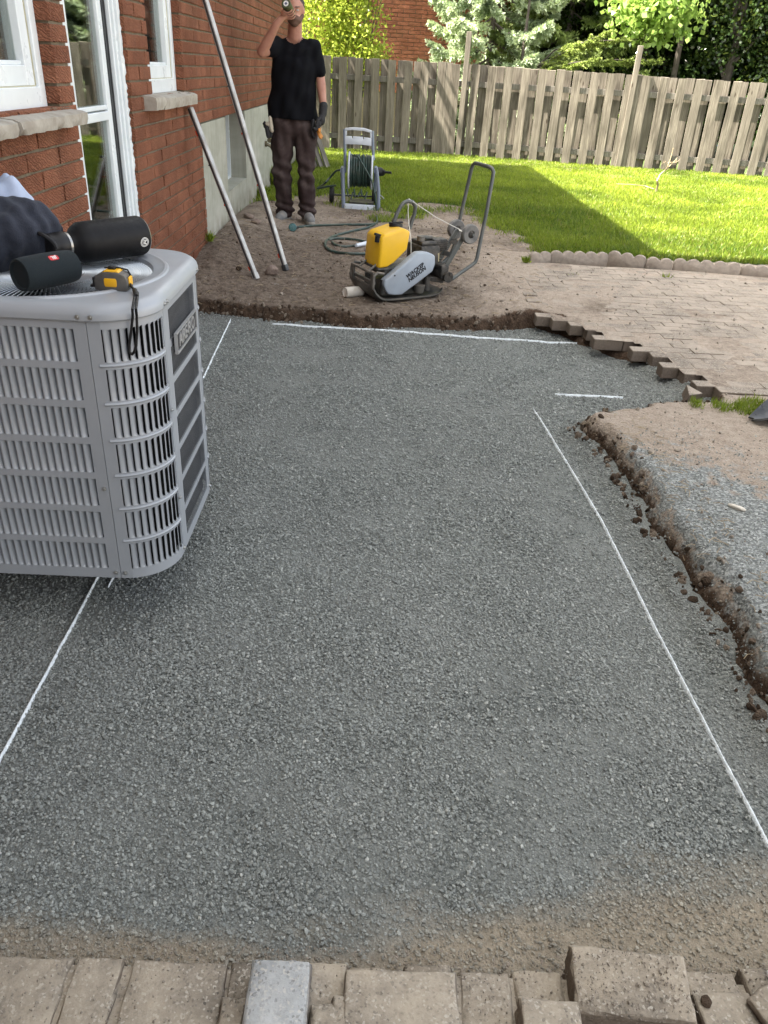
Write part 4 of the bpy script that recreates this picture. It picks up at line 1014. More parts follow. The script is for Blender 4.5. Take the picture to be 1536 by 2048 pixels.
for i, (x, y, H, lab) in enumerate(spots):
    t = empty('broadleaf_tree', (x, y, .1), label=lab, cat='tree', group='dark trees behind the fence')
    add_trunk(t, [(0, 0, 0), (.1, 0, H * .4), (0, .1, H * .85)], .12, .03)
    cs = [(rnd.uniform(-.9, .9), rnd.uniform(-.7, .7), rnd.uniform(.7, H), rnd.uniform(.5, .85)) for _ in range(22)]
    leaf_cloud(t, 'crown', DL, cs, 20000 if y < 19 else 16000, .09 if y < 19 else .17, .055 if y < 19 else .13, up=.0)
    b = B()
    for q in cs[:12]: b.tube([(0, 0, q[2] * .6), (q[0] * .5, q[1] * .5, q[2] * .85), q[:3]], [.035, .02, .006], 5)
    b.obj('bough', M_BARK, t, True)
# unseen tree added past the house end to cast shade streaks on the fence
t = empty('added_shade_tree', (-2.9, 14.75, .1), label='unseen tree added past the far corner of the house to streak the fence with shade', cat='tree')
add_trunk(t, [(0, 0, 0), (0, 0, 2.5), (.2, 0, 4.5)], .12, .04)
leaf_cloud(t, 'crown', YG, [(rnd.uniform(-.6, 1.0), rnd.uniform(-.1, .4), rnd.uniform(3.2, 5.0), .35) for _ in range(8)], 2500, .16, .1)
b = B(); x_ = -3.45  # near-parallel limbs, spaced so their shade falls in bands on the fence
while x_ < -.35:
    w_ = rnd.uniform(.035, .085); zz = 3.5 + rnd.uniform(-.15, .15); b.tube([(0, 0, 2.2 + .2 * rnd.random()), ((x_ + 2.9) * .6, -.15, zz - .2), (x_ + 2.9, -.35, zz), (x_ + 2.9 + rnd.uniform(-.03, .03), .1, zz + .01), (x_ + 2.9, .6, zz)], [.04, .04, w_, w_, w_ * .8], 7); x_ += 2 * w_ + rnd.uniform(.03, .17) * (1 if x_ < -1.4 else 2.2)
b.obj('bough', M_BARK, t, True)
# ================================================================== cooling unit
M_ACF = pm('grey_painted_sheet', (.36, .38, .41), (.31, .33, .36), 3, .38, .1, coord='pos', dust=(.38, .37, .34), damt=.15)
M_BLACKP = pm('black_inside', (.008, .008, .009), (.012, .012, .012), 5, .9)
M_STEEL = pm('screw_steel', (.5, .5, .48), (.35, .35, .34), 30, .35, .9)
AX0, AX1, AY0, AY1, AR, AZ0, AZ1 = -1.19, -.517, 1.75, 2.395, .135, .18, .9005
ac = empty('cooling_unit', (AX0, AY0, AZ0), label='grey louvred air conditioning unit standing between the house wall and the path', cat='air conditioner')
ACI = Matrix.Translation((-AX0, -AY0, -AZ0))
def path_pt(s, off=0.0):
    "s runs from the front left corner along the front, round the corner, along the right side, round the far corner and along the back"
    Lf = (AX1 - AR) - (AX0 + AR); q = math.pi / 2 * AR; Ls = (AY1 - AR) - (AY0 + AR)
    if s < Lf: p = Vector((AX0 + AR + s, AY0)); n = Vector((0, -1))
    elif s < Lf + q: a = (s - Lf) / AR; n = Vector((math.sin(a), -math.cos(a))); p = Vector((AX1 - AR, AY0 + AR)) + n * AR
    elif s < Lf + q + Ls: p = Vector((AX1, AY0 + AR + s - Lf - q)); n = Vector((1, 0))
    elif s < Lf + 2 * q + Ls: a = (s - Lf - q - Ls) / AR; n = Vector((math.cos(a), math.sin(a))); p = Vector((AX1 - AR, AY1 - AR)) + n * AR
    elif s < 2 * Lf + 2 * q + Ls: p = Vector((AX1 - AR - (s - Lf - 2 * q - Ls), AY1)); n = Vector((0, 1))
    elif s < 2 * Lf + 3 * q + Ls: a = (s - 2 * Lf - 2 * q - Ls) / AR; n = Vector((-math.sin(a), math.cos(a))); p = Vector((AX0 + AR, AY1 - AR)) + n * AR
    elif s < 2 * Lf + 3 * q + 2 * Ls: p = Vector((AX0, AY1 - AR - (s - 2 * Lf - 3 * q - Ls))); n = Vector((-1, 0))
    else: a = (s - 2 * Lf - 3 * q - 2 * Ls) / AR; n = Vector((-math.cos(a), -math.sin(a))); p = Vector((AX0 + AR, AY0 + AR)) + n * AR
    return p + n * off, n
_Lf = (AX1 - AR) - (AX0 + AR); _q = math.pi / 2 * AR; _Ls = (AY1 - AR) - (AY0 + AR); PERI = 2 * _Lf + 2 * _Ls + 4 * _q
SC0, SC1 = _Lf + .0, _Lf + _q          # corner panel
def aobj(b, name, mat, smooth=False, parent=None, ang=38, **k):
    b.v = [tuple(ACI @ Vector(v)) for v in b.v]; return b.obj(name, mat, parent or ac, smooth, ang, **k)
def band(b, s0, s1, z0, z1, off=0.0, th=.004, n=None):
    n = n or max(1, int((s1 - s0) / .02)); k = len(b.v)
    for i in range(n + 1):
        s = s0 + (s1 - s0) * i / n
        for o in (off, off - th):
            p, _ = path_pt(s, o)
            for z in (z0, z1): b.v.append((p.x, p.y, z))
    for i in range(n):
        a = k + i * 4; c = a + 4
        b.f += [(a, c, c + 1, a + 1), (a + 2, a + 3, c + 3, c + 2), (a + 1, c + 1, c + 3, a + 3), (a, a + 2, c + 2, c)]
    b.f += [(k, k + 1, k + 3, k + 2), (k + n * 4, k + n * 4 + 2, k + n * 4 + 3, k + n * 4 + 1)]
ROWP = .0965; ZT = .868; NR = 7; RH = .0785       # rows of louvres
rows = [(ZT - i * ROWP - RH, ZT - i * ROWP) for i in range(NR)]
def panel(name, s0, s1, w0, w1, dz=0.0, ztop=None, bead=False, zb=None, rh=None, rows_=None):
    rr = rows_ or rows; b = B(); zt = AZ1 - .008; zb = AZ0
    band(b, s0, s0 + w0, zb, zt); band(b, s1 - w1, s1, zb, zt)
    zs = [zt] + [z for r_ in rr for z in (r_[1], r_[0])] + [zb]
    for i in range(0, len(zs), 2): band(b, s0 + w0, s1 - w1, zs[i + 1], zs[i])
    # rounded corners of the row openings
    if bead:
        for i in range(1, NR):
            zc = (rr[i - 1][0] + rr[i][1]) / 2 + .001; pts = []
            for k in range(14): p, _ = path_pt(s0 + w0 * .6 + (s1 - s0 - w0 * .9 - w1 * .6) * k / 13, .0); pts.append((p.x, p.y, zc))
            b.tube(pts, .0042, 6)
    return aobj(b, name, M_ACF, True)
sseam = _Lf - .003; sside = _Lf + _q + .012; send = _Lf + _q + _Ls - .004
panel('front_panel', .0, sseam - .0008, .03, .03)
panel('corner_panel', sseam + .0008, sside - .0008, .03, .008, bead=True)
panel('side_panel', sside + .0008, send - .0008, .045, .02)
panel('far_corner_panel', send + .0008, send + _q, .02, .02, bead=True)
def lou_me(rh, w, depth, name='louvre'):
    V = []; Fq = []; n = 4; zz = [-rh / 2, -rh / 2 + .006, rh / 2 - .006, rh / 2]
    for j, z in enumerate(zz):
        sh = .35 if j in (0, 3) else 1
        for i in range(n + 1):
            t = i / n; o = .0012 - depth * (t ** 1.7) * sh; V.append((t * w, o, z))
        for i in range(n + 1):
            t = i / n; o = .0012 - depth * (t ** 1.7) * sh - .0009; V.append((t * w, o, z))
    m = 2 * (n + 1)
    for j in range(3):
        for i in range(n):
            a = j * m + i; Fq.append((a, a + 1, a + 1 + m, a + m)); c = j * m + n + 1 + i; Fq.append((c, c + m, c + m + 1, c + 1))
        a = j * m; Fq.append((a, a + m, a + m + n + 1, a + n + 1)); a = j * m + n; Fq.append((a, a + n + 1, a + n + 1 + m, a + m))
    me = bpy.data.meshes.new(name); me.from_pydata(V, [], Fq); me.validate(); me.update(); me.shade_smooth(); me.materials.append(M_ACF); return me
LF = lou_me(RH, .0148, .013); LC = lou_me(RH, .0158, .0095); LS = lou_me(RH, .0022, .0012)
loose = B(); cnt = 0; cand = []
for (a, c, pitch, me) in ((.034, sseam - .032, .0185, LF), (sseam + .034, sside - .006, (sside - sseam - .040) / 10.001, LC), (sside + .045, send - .022, .0118, LS), (send + .024, send + _q - .02, .0165, LC)):
    n = int((c - a) / pitch)
    for k in range(n):
        for (z0, z1) in rows: cand.append((c - (n - k) * pitch, (z0 + z1) / 2, me))
cand.sort(key=lambda t: abs(t[0] - _Lf - .02) * (1 if t[0] < sside else 1.2))
for i, (s, z, me) in enumerate(cand):
    p, n = path_pt(s); rz = math.atan2(n.y, n.x) + math.pi / 2     # local x along the path, local y outward
    M_ = Matrix.Translation((p.x - AX0, p.y - AY0, z - AZ0)) @ Matrix.Rotation(rz, 4, 'Z') @ Matrix.Diagonal((1, -1, 1, 1))
    if i < 296:
        o = bpy.data.objects.new('louvre', me); col.objects.link(o); o.parent = ac; o.matrix_local = M_
    else: loose.add([v.co[:] for v in me.vertices], [tuple(f.vertices) for f in me.polygons], M_)
o = loose.obj('louvre_bank', M_ACF, ac, True); o['kind'] = 'stuff'
b = B(); band(b, 0, PERI - .001, AZ0 + .01, AZ1 - .01, -.022, .003); aobj(b, 'coil_screen', M_BLACKP, True)
b = B(); band(b, send + _q, PERI, AZ0, AZ1 - .03); aobj(b, 'back_panel', M_ACF, True)
# cap with rounded shoulder and round fan opening
FCX, FCY, FR_ = -.856, 2.069, .265
def cap():
    prof = [(.0065, AZ1 - .013), (.0085, AZ1 - .010), (.0085, AZ1 - .0), (.006, AZ1 + .009), (.0, AZ1 + .0165), (-.010, AZ1 + .0225), (-.022, AZ1 + .0245)]
    n = 120; b = B(); rings = []
    for off, z in prof:
        k = len(b.v); rings.append(k)
        for i in range(n):
            p, _ = path_pt(PERI * i / n, off); b.v.append((p.x, p.y, z))
    # blend from the outline to the circle
    zt = AZ1 + .0245
    for (r, z, t) in ((FR_ + .044, zt + .0005, None), (FR_ + .040, zt + .004, 1), (FR_ + .033, zt + .005, 1), (FR_ + .026, zt + .001, 1), (FR_ + .012, zt - .0005, 1), (FR_ + .003, zt - .003, 1), (FR_, zt - .010, 1), (FR_ - .002, zt - .03, 1)):
        k = len(b.v); rings.append(k)
        for i in range(n):
            p, _ = path_pt(PERI * i / n, -.022); a = math.atan2(p.y - FCY, p.x - FCX)
            rr = min(r, (p - Vector((FCX, FCY))).length - .004 - (FR_ + .044 - r) * .2) if r > FR_ + .004 else r
            b.v.append((FCX + rr * math.cos(a), FCY + rr * math.sin(a), z if rr > r - .004 else min(z, zt + .0003)))
    for a, c in zip(rings, rings[1:]):
        for i in range(n): b.f.append((a + i, a + (i + 1) % n, c + (i + 1) % n, c + i))
    aobj(b, 'top_cap', M_ACF, True, ang=30)
cap()
# fan guard: radial fins and hub, fan below
ZG = AZ1 + .014
fm = B().box((.5, 0, 0), (1, .0016, .011)).me('guard_fin', False); M_FIN = pm('guard_fin_metal', (.4, .43, .46), (.33, .36, .39), 4, .3, .6); fm.materials.append(M_FIN)
for i in range(116):
    a = 2 * math.pi * i / 116
    o = bpy.data.objects.new('guard_fin', fm); col.objects.link(o); o.parent = ac
    r0 = .078; o.location = (FCX - AX0 + r0 * math.cos(a), FCY - AY0 + r0 * math.sin(a), ZG - AZ0 - .006); o.rotation_euler = (R(-42), 0, a); o.scale = (FR_ - r0 - .001, 1, 1)
MF = Matrix.Translation((FCX, FCY, ZG - .012))
b = B(); b.lathe([(.0, .018), (.05, .019), (.062, .017), (.07, .012), (.086, .006), (.09, 0), (.0, -.001)], MF, 40); aobj(b, 'guard_hub', M_ACF, True)
b = B()
for r in (.15, .215): b.tube([(FCX + r * math.cos(t * math.pi / 24), FCY + r * math.sin(t * math.pi / 24), ZG - .013) for t in range(48)], .0018, 5, closed=True)
aobj(b, 'guard_ring', M_FIN, True)
b = B()
for k in range(3):
    a = k * 2.094 + .4
    for i in range(4):
        pass
    V = []; Fq = []
    for i in range(6):
        for j in range(4):
            r = .06 + .19 * i / 5; th = a + (j / 3 - .5) * (.9 - .3 * i / 5); V.append((FCX + r * math.cos(th), FCY + r * math.sin(th), AZ1 - .10 + .05 * (j / 3 - .5)))
    for i in range(5):
        for j in range(3): q = i * 4 + j; Fq.append((q, q + 4, q + 5, q + 1))
    b.add(V, Fq)
b.cyl((FCX, FCY, AZ1 - .15), (FCX, FCY, AZ1 - .05), .07, n=24); aobj(b, 'fan', M_GASKET, True)
b = B(); b.box((FCX, FCY, AZ0 + .015), (AX1 - AX0 - .12, AY1 - AY0 - .12, .02)); aobj(b, 'base_pan', M_BLACKP)
b = B()
for s, z in ((sseam - .014, AZ1 - .002), (sseam + .014, AZ1 - .002), (sside - .012, AZ1 - .002), (sside + .012, AZ1 - .002), (sseam - .013, AZ0 + .018), (sseam + .012, AZ0 + .018), (sseam - .012, .455), (sside - .004, .36), (sside - .006, AZ0 + .016), (send, AZ1 - .002), (send + .01, AZ0 + .02), (sside - .004, .62)):
    p, n = path_pt(s, .003 if z < AZ1 - .03 else .0095); q = path_pt(s, -.004)[0]
    sc = B(); sc.cyl((q.x, q.y, z), (p.x, p.y, z), .0055, n=10); sc.cyl((p.x, p.y, z), (p.x + n.x * .004, p.y + n.y * .004, z), .0036, .0028, n=6); aobj(sc, 'screw', M_STEEL, True)
# brackets that carry the unit off the wall
for y in (AY0 + .12, AY1 - .12):
    b = B(); b.box(((XW + AX1 - .3) / 2, y, AZ0 - .012), (AX1 - XW - .3, .035, .02)); b.box((XW + .006, y, AZ0 + .2), (.01, .035, .44)); aobj(b, 'wall_bracket', M_GASKET)
# lettering helper: flat text as mesh
def text_mesh(txt, size, depth=.001, shear=0.0, bold=0.0, space=1.0):
    cu = bpy.data.curves.new('lettering', 'FONT'); cu.body = txt; cu.size = size; cu.extrude = depth; cu.shear = shear; cu.offset = bold; cu.align_x = 'CENTER'; cu.align_y = 'CENTER'; cu.space_line = .82; cu.space_character = space
    o = bpy.data.objects.new('lettering', cu); col.objects.link(o); dg = bpy.context.evaluated_depsgraph_get(); me = bpy.data.meshes.new_from_object(o.evaluated_get(dg)); bpy.data.objects.remove(o); return me
M_CHROME = pm('badge_metal', (.34, .34, .34), (.28, .28, .28), 20, .5, .2)
M_BADGE = pm('badge_dark', (.05, .05, .055), (.035, .035, .04), 20, .5, .2)
by0, by1, bz0, bz1 = 1.955, 2.185, .752, .802
b = B(); b.box((AX1 + .008, (by0 + by1) / 2, (bz0 + bz1) / 2), (.008, by1 - by0, bz1 - bz0), ch=.002); badge = aobj(b, 'badge', M_BADGE)
b = B(); yc, zc = (by0 + by1) / 2, (bz0 + bz1) / 2
for (y, z, dy, dz) in ((yc, bz1, by1 - by0, .004), (yc, bz0, by1 - by0, .006), (by0, zc, .004, bz1 - bz0), (by1, zc, .004, bz1 - bz0)): b.box((AX1 + .011, y, z), (.008, dy, dz))
o = aobj(b, 'badge_rim', M_CHROME, parent=badge)
me = text_mesh('AIRE-FLO', .047, .0015, 0, .0008, .92); o = link('lettering', me, M_CHROME, badge); o.matrix_local = Matrix.Translation((AX1 + .0135 - AX0, yc - AY0, zc - AZ0 + .001)) @ Matrix.Rotation(R(90), 4, 'Z') @ Matrix.Rotation(R(90), 4, 'X')

# ================================================================== things on the unit
ZC = AZ1 + .0245
M_BOT = pm('matte_black_coat', (.006, .006, .007), (.009, .009, .010), 60, .55, spec=.2, bump=.05, bscale=600)
M_BLK = pm('black_plastic', (.010, .010, .011), (.016, .016, .018), 30, .45, spec=.3)
def axis_frame(p0, p1, roll=0):
    d = (Vector(p1) - Vector(p0)); q = d.to_track_quat('Z', 'Y'); return Matrix.Translation(p0) @ q.to_matrix().to_4x4() @ Matrix.Rotation(roll, 4, 'Z'), d.length
rb_ = .0525
bp0 = at(133, 489, z=ZC + rb_ + .001); bp1 = at(284, 470, z=ZC + rb_ + .001)   # neck end to base end
MB_, Lb = axis_frame(bp0, bp1)
bot = empty('water_bottle', bp0, label='large matte black steel water bottle lying on its side on the cooling unit', cat='bottle')
BI = Matrix.Translation(-bp0)
def tobj(b, name, mat, root, smooth=True, ang=38, parent=None, inv=None):
    I = Matrix.Translation(-root.location); b.v = [tuple(I @ Vector(v)) for v in b.v]; return b.obj(name, mat, parent or root, smooth, ang)
b = B(); b.lathe([(.027, .0), (.028, .010), (.034, .017), (.043, .026), (rb_ - .001, .04), (rb_, .055), (rb_, Lb - .012), (rb_ - .002, Lb - .006)], MB_, 40); tobj(b, 'body', M_BOT, bot)
b = B(); b.lathe([(rb_ - .002, Lb - .0065), (rb_ - .005, Lb - .002), (rb_ - .010, Lb), (rb_ - .012, Lb - .004), (.0, Lb - .004)], MB_, 40); tobj(b, 'base_ring', M_STEEL, bot)
b = B(); b.lathe([(.0305, -.004), (.0312, -.001), (.0305, .003)], MB_, 32); tobj(b, 'neck_ring', M_STEEL, bot)
lid = B(); lid.lathe([(.0, -.052), (.029, -.052), (.032, -.049), (.032, -.032), (.0335, -.030), (.0335, -.006), (.032, -.004)], MB_, 32)
lo = tobj(lid, 'lid', M_BLK, bot)
b = B(); b.tube([MB_ @ Vector((.030 * math.cos(a), .034 * math.sin(a), -.046 - .022 * math.sin(a * 1.0) ** 2)) for a in [math.pi * k / 12 for k in range(13)]], .006, 8); b.box(tuple(MB_ @ Vector((.0, -.034, -.045))), (.02, .02, .014), rot=MB_.to_euler(), ch=.003)
tobj(b, 'lid_strap', M_BLK, bot, parent=lo)
M_PRINT = pm('white_print', (.75, .75, .73), (.68, .68, .66), 30, .5)
def wrap_on(me, M0, r, zc, ang, eps=.0006, sc=1.0):
    "wrap a flat outline (x,y) round a cylinder of radius r about local z; y is along the axis"
    for v in me.vertices:
        th = ang + v.co.x * sc / r; rr = r + eps + max(v.co.z, 0); v.co = M0 @ Vector((rr * math.cos(th), rr * math.sin(th), zc + v.co.y * sc))
    return me
def ring_me(r0, r1, n=40):
    me = bpy.data.meshes.new('emblem'); V = []; Fq = []
    for i in range(n): a = 2 * math.pi * i / n; V += [(r0 * math.cos(a), r0 * math.sin(a), 0), (r1 * math.cos(a), r1 * math.sin(a), 0)]
    for i in range(n): j = (i + 1) % n; Fq.append((2 * i, 2 * i + 1, 2 * j + 1, 2 * j))
    me.from_pydata(V, [], Fq); return me
def side_angle(M0, toward, zc):
    c = M0 @ Vector((0, 0, zc)); d = M0.to_3x3().inverted() @ (Vector(toward) - c); return math.atan2(d.y, d.x)
aE = side_angle(MB_, (0, 0, EYE), Lb - .035) ; aE_low = side_angle(MB_, (-.45, 1.4, .86), Lb - .035)
for k, me in enumerate((ring_me(.0112, .0128), ring_me(.0085, .0098), text_mesh('hf', .015, .0, 0, .0004))):
    if k == 2:
        for v in me.vertices: v.co = Vector((-v.co.y * 0 + v.co.x, v.co.y, 0))
    wrap_on(me, BI @ MB_, rb_, Lb - .028, aE_low, .0007); link('emblem' if k < 2 else 'lettering', me, M_PRINT, bot)
# speaker
rs_ = .0385; sp0 = at(38, 551, z=ZC + rs_); sp1 = at(145, 531, z=ZC + rs_)
MS, Ls_ = axis_frame(sp0, sp1); spk = empty('portable_speaker', sp0, label='round dark blue black fabric speaker lying on the fan guard, small red badge', cat='speaker')
M_FAB = pm('speaker_fabric', (.009, .014, .017), (.016, .022, .026), 900, .9, bump=.6, bscale=1500, bdist=.001, sheen=.05, spec=.2)
b = B(); b.lathe([(.029, .006), (.032, .0), (.036, .001), (rs_ - .001, .009), (rs_, .020), (rs_ + .0012, Ls_ * .5), (rs_, Ls_ - .02), (rs_ - .001, Ls_ - .010), (.036, Ls_ - .001), (.032, Ls_), (.029, Ls_ - .006)], MS, 40); tobj(b, 'fabric_body', M_FAB, spk)
for z, sgn in ((.005, 1), (Ls_ - .005, -1)):
    b = B(); b.lathe([(.0, z + sgn * .006), (.012, z + sgn * .004), (.022, z + sgn * .001), (.025, z + sgn * .004), (.0295, z + sgn * .004)], MS, 32); tobj(b, 'bass_radiator', M_BLK, spk)
M_RED = pm('red_badge', (.55, .015, .02), (.45, .01, .02), 30, .4)
aT = side_angle(MS, (-.75, 1.2, 1.5), Ls_ * .55)
sh = bpy.data.meshes.new('logo_badge'); n = 24; V = [(0, 0, 0)]
for i in range(n):
    a = 2 * math.pi * i / n; V.append((.007 * math.copysign(abs(math.cos(a)) ** .5, math.cos(a)), .0125 * math.copysign(abs(math.sin(a)) ** .5, math.sin(a)), 0))
sh.from_pydata(V, [], [(0, i + 1, (i + 1) % n + 1) for i in range(n)]); wrap_on(sh, Matrix.Translation(-sp0) @ MS, rs_ + .0012, Ls_ * .55, aT, .0006); lb = link('logo_badge', sh, M_RED, spk)
me = text_mesh('JBL', .0115, 0, 0, .0003)
for v in me.vertices: v.co = Vector((v.co.y, -v.co.x, 0))
wrap_on(me, Matrix.Translation(-sp0) @ MS, rs_ + .0012, Ls_ * .55, aT, .0012); link('lettering', me, M_PRINT, lb)
# tape measure
tm0 = at(229, 578, z=ZC); tape = empty('tape_measure', tm0, (0, 0, R(-2)), 'black and yellow tape measure on the cooling unit corner, its strap hanging down', 'tape measure')
M_YEL = pm('yellow_plastic', (.78, .42, .01), (.7, .36, .01), 20, .4); M_RUB = pm('dark_grey_rubber', (.05, .048, .045), (.085, .08, .075), 14, .75, dust=(.3, .27, .23), damt=.35)
out = [(-.040, 0), (.037, 0), (.040, .006), (.040, .026), (.034, .038), (.018, .044), (-.014, .044), (-.030, .038), (-.040, .026)]
TX = Matrix.Rotation(R(90), 4, 'X') @ Matrix.Translation((0, 0, -.022))
B().prism(out, .044, TX, ch=.004).obj('case', M_RUB, tape)
B().prism([(-.022, .040), (.022, .040), (.018, .0475), (-.014, .0475)], .036, Matrix.Rotation(R(90), 4, 'X') @ Matrix.Translation((0, 0, -.018)), ch=.003).obj('top_cover', M_YEL, tape)
B().prism([(-.013, .010), (.013, .010), (.015, .014), (.015, .026), (.013, .030), (-.013, .030), (-.015, .026), (-.015, .014)], .003, Matrix.Rotation(R(90), 4, 'X') @ Matrix.Translation((0, 0, .0205)), ch=.001).obj('yellow_panel', M_YEL, tape)
B().box((.041, .0, .022), (.005, .022, .022), ch=.002).obj('yellow_panel', M_YEL, tape)
B().box((0, 0, .0505), (.018, .014, .008), ch=.002).obj('lock_button', M_BLK, tape)
b = B(); b.box((-.042, -.004, .018), (.006, .026, .022), ch=.001); b.box((-.047, -.004, .008), (.012, .02, .006), ch=.001); b.obj('tape_mouth', M_BLK, tape)
b = B(); b.tube([(-.02, .004, .0485), (.01, .01, .0497), (.032, .014, .044), (.041, .012, .028)], .0022, 7); b.obj('cord', M_BLK, tape, True)
def T(p): return Vector(p) - tm0
K0 = Vector((tm0.x + .043, tm0.y - .008, ZC))
def S(px, py, Y=None, z=None): return at(px, py, z=z, Y=Y) - tm0
e0 = path_pt(_Lf + .10, .014)[0]; YS_ = e0.y
l1 = [K0 - tm0 + Vector((0, 0, .016)), S(273, 585, z=ZC + .006), S(272, 600, z=ZC + .004), S(271, 618, z=ZC + .002), S(270, 632, Y=YS_ - .004), S(267, 660, Y=YS_ - .004), S(263, 690, Y=YS_ - .002), S(263, 703, Y=YS_), S(268, 709, Y=YS_)]
l2 = [K0 - tm0 + Vector((0, 0, .012)), S(277, 585, z=ZC + .005), S(278, 600, z=ZC + .004), S(278, 618, z=ZC + .002), S(278, 632, Y=YS_ - .004), S(279, 660, Y=YS_ - .004), S(277, 690, Y=YS_ - .002), S(273, 703, Y=YS_), S(268, 709, Y=YS_)]
def T(p): return Vector(p)
b = B(); b.tube(l1, .0032, 8); b.tube(l2, .0032, 8); b.cyl(S(271, 580, z=ZC + .008), S(276, 592, z=ZC + .006), .006, .005, 10); b.obj('wrist_strap', M_BLK, tape, True)
# clothes heaped at the back left
def heap(name, mat, cx, cy, rx, ry, h, seed, label, z0=ZC, rot=0, nz=5.0):
    V = []; n = 56; m = 40; r = random.Random(seed); ph = [r.uniform(0, 6) for _ in range(8)]
    for i in range(n):
        for j in range(m + 1):
            a = 2 * math.pi * i / n; t = j / m * math.pi * .5
            rr = math.sin(t) ** .75; zz = math.cos(t) ** .8
            fold = 1 + .13 * math.sin(3 * a + ph[0] + 2 * t) + .08 * math.sin(5 * a + ph[1] - 3 * t) + .05 * math.sin(9 * a + ph[2] + 5 * zz)
            x = cx + (rx * rr * fold) * math.cos(a); y = cy + ry * rr * fold * math.sin(a)
            f2 = .16 * math.sin(x * 38 + y * 21 + ph[3]) + .11 * math.sin(x * 23 - y * 47 + ph[4]) + .06 * math.sin(x * 90 + y * 60 + ph[5])
            z = z0 + .003 + h * zz * (1 + f2 * (1 - zz * .2)) ; V.append((x, y, z))
    Fq = [(i * (m + 1) + j, i * (m + 1) + j + 1, ((i + 1) % n) * (m + 1) + j + 1, ((i + 1) % n) * (m + 1) + j) for i in range(n) for j in range(m)]
    o = B().add(V, Fq).obj(name, mat, None, True, 80); sm = o.modifiers.new('s', 'SMOOTH'); sm.iterations = 2
    return tag(o, label, 'clothing', 'clothes heaped on the cooling unit')
M_JKT = pm('charcoal_jacket', (.022, .026, .038), (.04, .045, .062), 30, .9, bump=.5, bscale=250, sheen=.08, spec=.2)
M_BLKC = pm('black_cloth', (.003, .003, .004), (.005, .005, .007), 30, .95, spec=.1)
M_PALE = pm('pale_blue_cloth', (.42, .48, .62), (.34, .4, .54), 14, .85, bump=.3, bscale=300)
h1 = at(8, 470, z=ZC); h2 = at(75, 515, z=ZC)
heap('folded_shirt', M_PALE, h1.x - .01, h1.y + .03, .12, .11, .14, 3, 'pale blue grey garment showing at the top of the heap')
heap('black_cloth', M_BLKC, h2.x, h2.y, .15, .10, .062, 5, 'black cloth crumpled under the jacket, left of the bottle')
# charcoal jacket: a folded roll draped over the heap
J0 = at(-40, 470, z=ZC + .08); J1 = at(122, 468, z=ZC + .07)
def drape():
    V = []; n = 60; m = 30
    for i in range(n):
        s = i / (n - 1)
        c = J0.lerp(J1, s); c.z = ZC + .075 + .028 * math.sin(s * 3.1)
        rr = .05 * (.75 + .4 * math.sin(math.pi * min(1, s * 1.1)) ** .5) * (1 if s < .9 else (1 - s) * 10 * .6 + .4)
        for j in range(m):
            a = 2 * math.pi * j / m; f = 1 + .12 * math.sin(3 * a + s * 5) + .07 * math.sin(6 * a - s * 9) + .05 * math.sin(s * 30 + 2 * a)
            V.append((c.x + math.cos(a) * rr * f * .85, c.y - math.cos(a) * rr * f * .7, c.z + math.sin(a) * rr * f * (1.0) - (.05 if math.sin(a) < 0 else 0) * abs(math.sin(a))))
    Fq = [(i * m + j, i * m + (j + 1) % m, (i + 1) * m + (j + 1) % m, (i + 1) * m + j) for i in range(n - 1) for j in range(m)]
    Fq.append(tuple(range(m))); Fq.append(tuple((n - 1) * m + j for j in reversed(range(m))))
    o = B().add(V, Fq).obj('jacket', M_JKT, None, True, 80); tag(o, 'charcoal grey fleece jacket rolled over the heap left of the bottle', 'clothing', 'clothes heaped on the cooling unit')
drape()

def gat(px, py, dz=0.0):
    z = .1
    for _ in range(12): q = at(px, py, z=z); z = z * .4 + .6 * (float(ground_z(q.x, q.y)) + dz)
    return q
# ================================================================== screed pipes leaning on the wall
M_ALU = pm('scuffed_aluminium', (.5, .49, .47), (.36, .35, .335), 9, .5, .4, dust=(.25, .2, .16), damt=.45)
M_ORG = pm('orange_red_clip', (.6, .06, .02), (.5, .05, .02), 20, .5)
def pole(p0, p1, w, label, marks, d=None):
    p0 = Vector(p0); p1 = Vector(p1); L = (p1 - p0).length
    q = (p1 - p0).to_track_quat('Z', 'Y'); root = empty('screed_rail', p0, q.to_euler(), label, 'screed rail', 'metal rails leaning on the house')
    b = B(); b.box((0, 0, L / 2), (w, w * 1.0, L), ch=.004); b.obj('rail', M_ALU, root, False)
    b = B(); b.box((-w * .5 - .0015, 0, L / 2), (.003, w * .35, L * .985)); b.box((w * .5 + .0015, 0, L / 2), (.003, w * .35, L * .985)); b.obj('groove_strip', M_GASKET, root, False)
    for t, m_, hh in marks: B().box((w * .3, -w * .3, L * t), (w * .5, w * .5, hh)).obj('clip', m_, root, False)
    B().box((0, 0, .02), (w + .004, w + .004, .045), ch=.003).obj('end_cap', M_GASKET if d else M_ALU, root, False)
f1 = gat(572, 541); t1 = at(395, 2, X=XW + .045); dd = t1 - f1; t1 = f1 + dd * 1.12; t1.x = f1.x + (XW + .04 - f1.x)
dd = (at(395, 2, Y=6.1) - f1)
pole(f1, Vector((XW + .03, 6.14, 1.98)), .034, 'longer grey metal rail leaning on the bricks, its foot nearer the compactor', [(.055, M_ORG, .03), (.47, M_ORG, .012), (.62, M_GASKET, .008), (.30, M_ORG, .01)], True)
f2 = gat(513, 558); t2 = at(380, 215, X=XW + .03)
pole(f2, t2, .034, 'shorter grey metal rail leaning on the wall below the second window', [(.07, M_ORG, .025), (.86, M_ORG, .035), (.45, M_ORG, .01), (.68, M_GASKET, .008)], False)
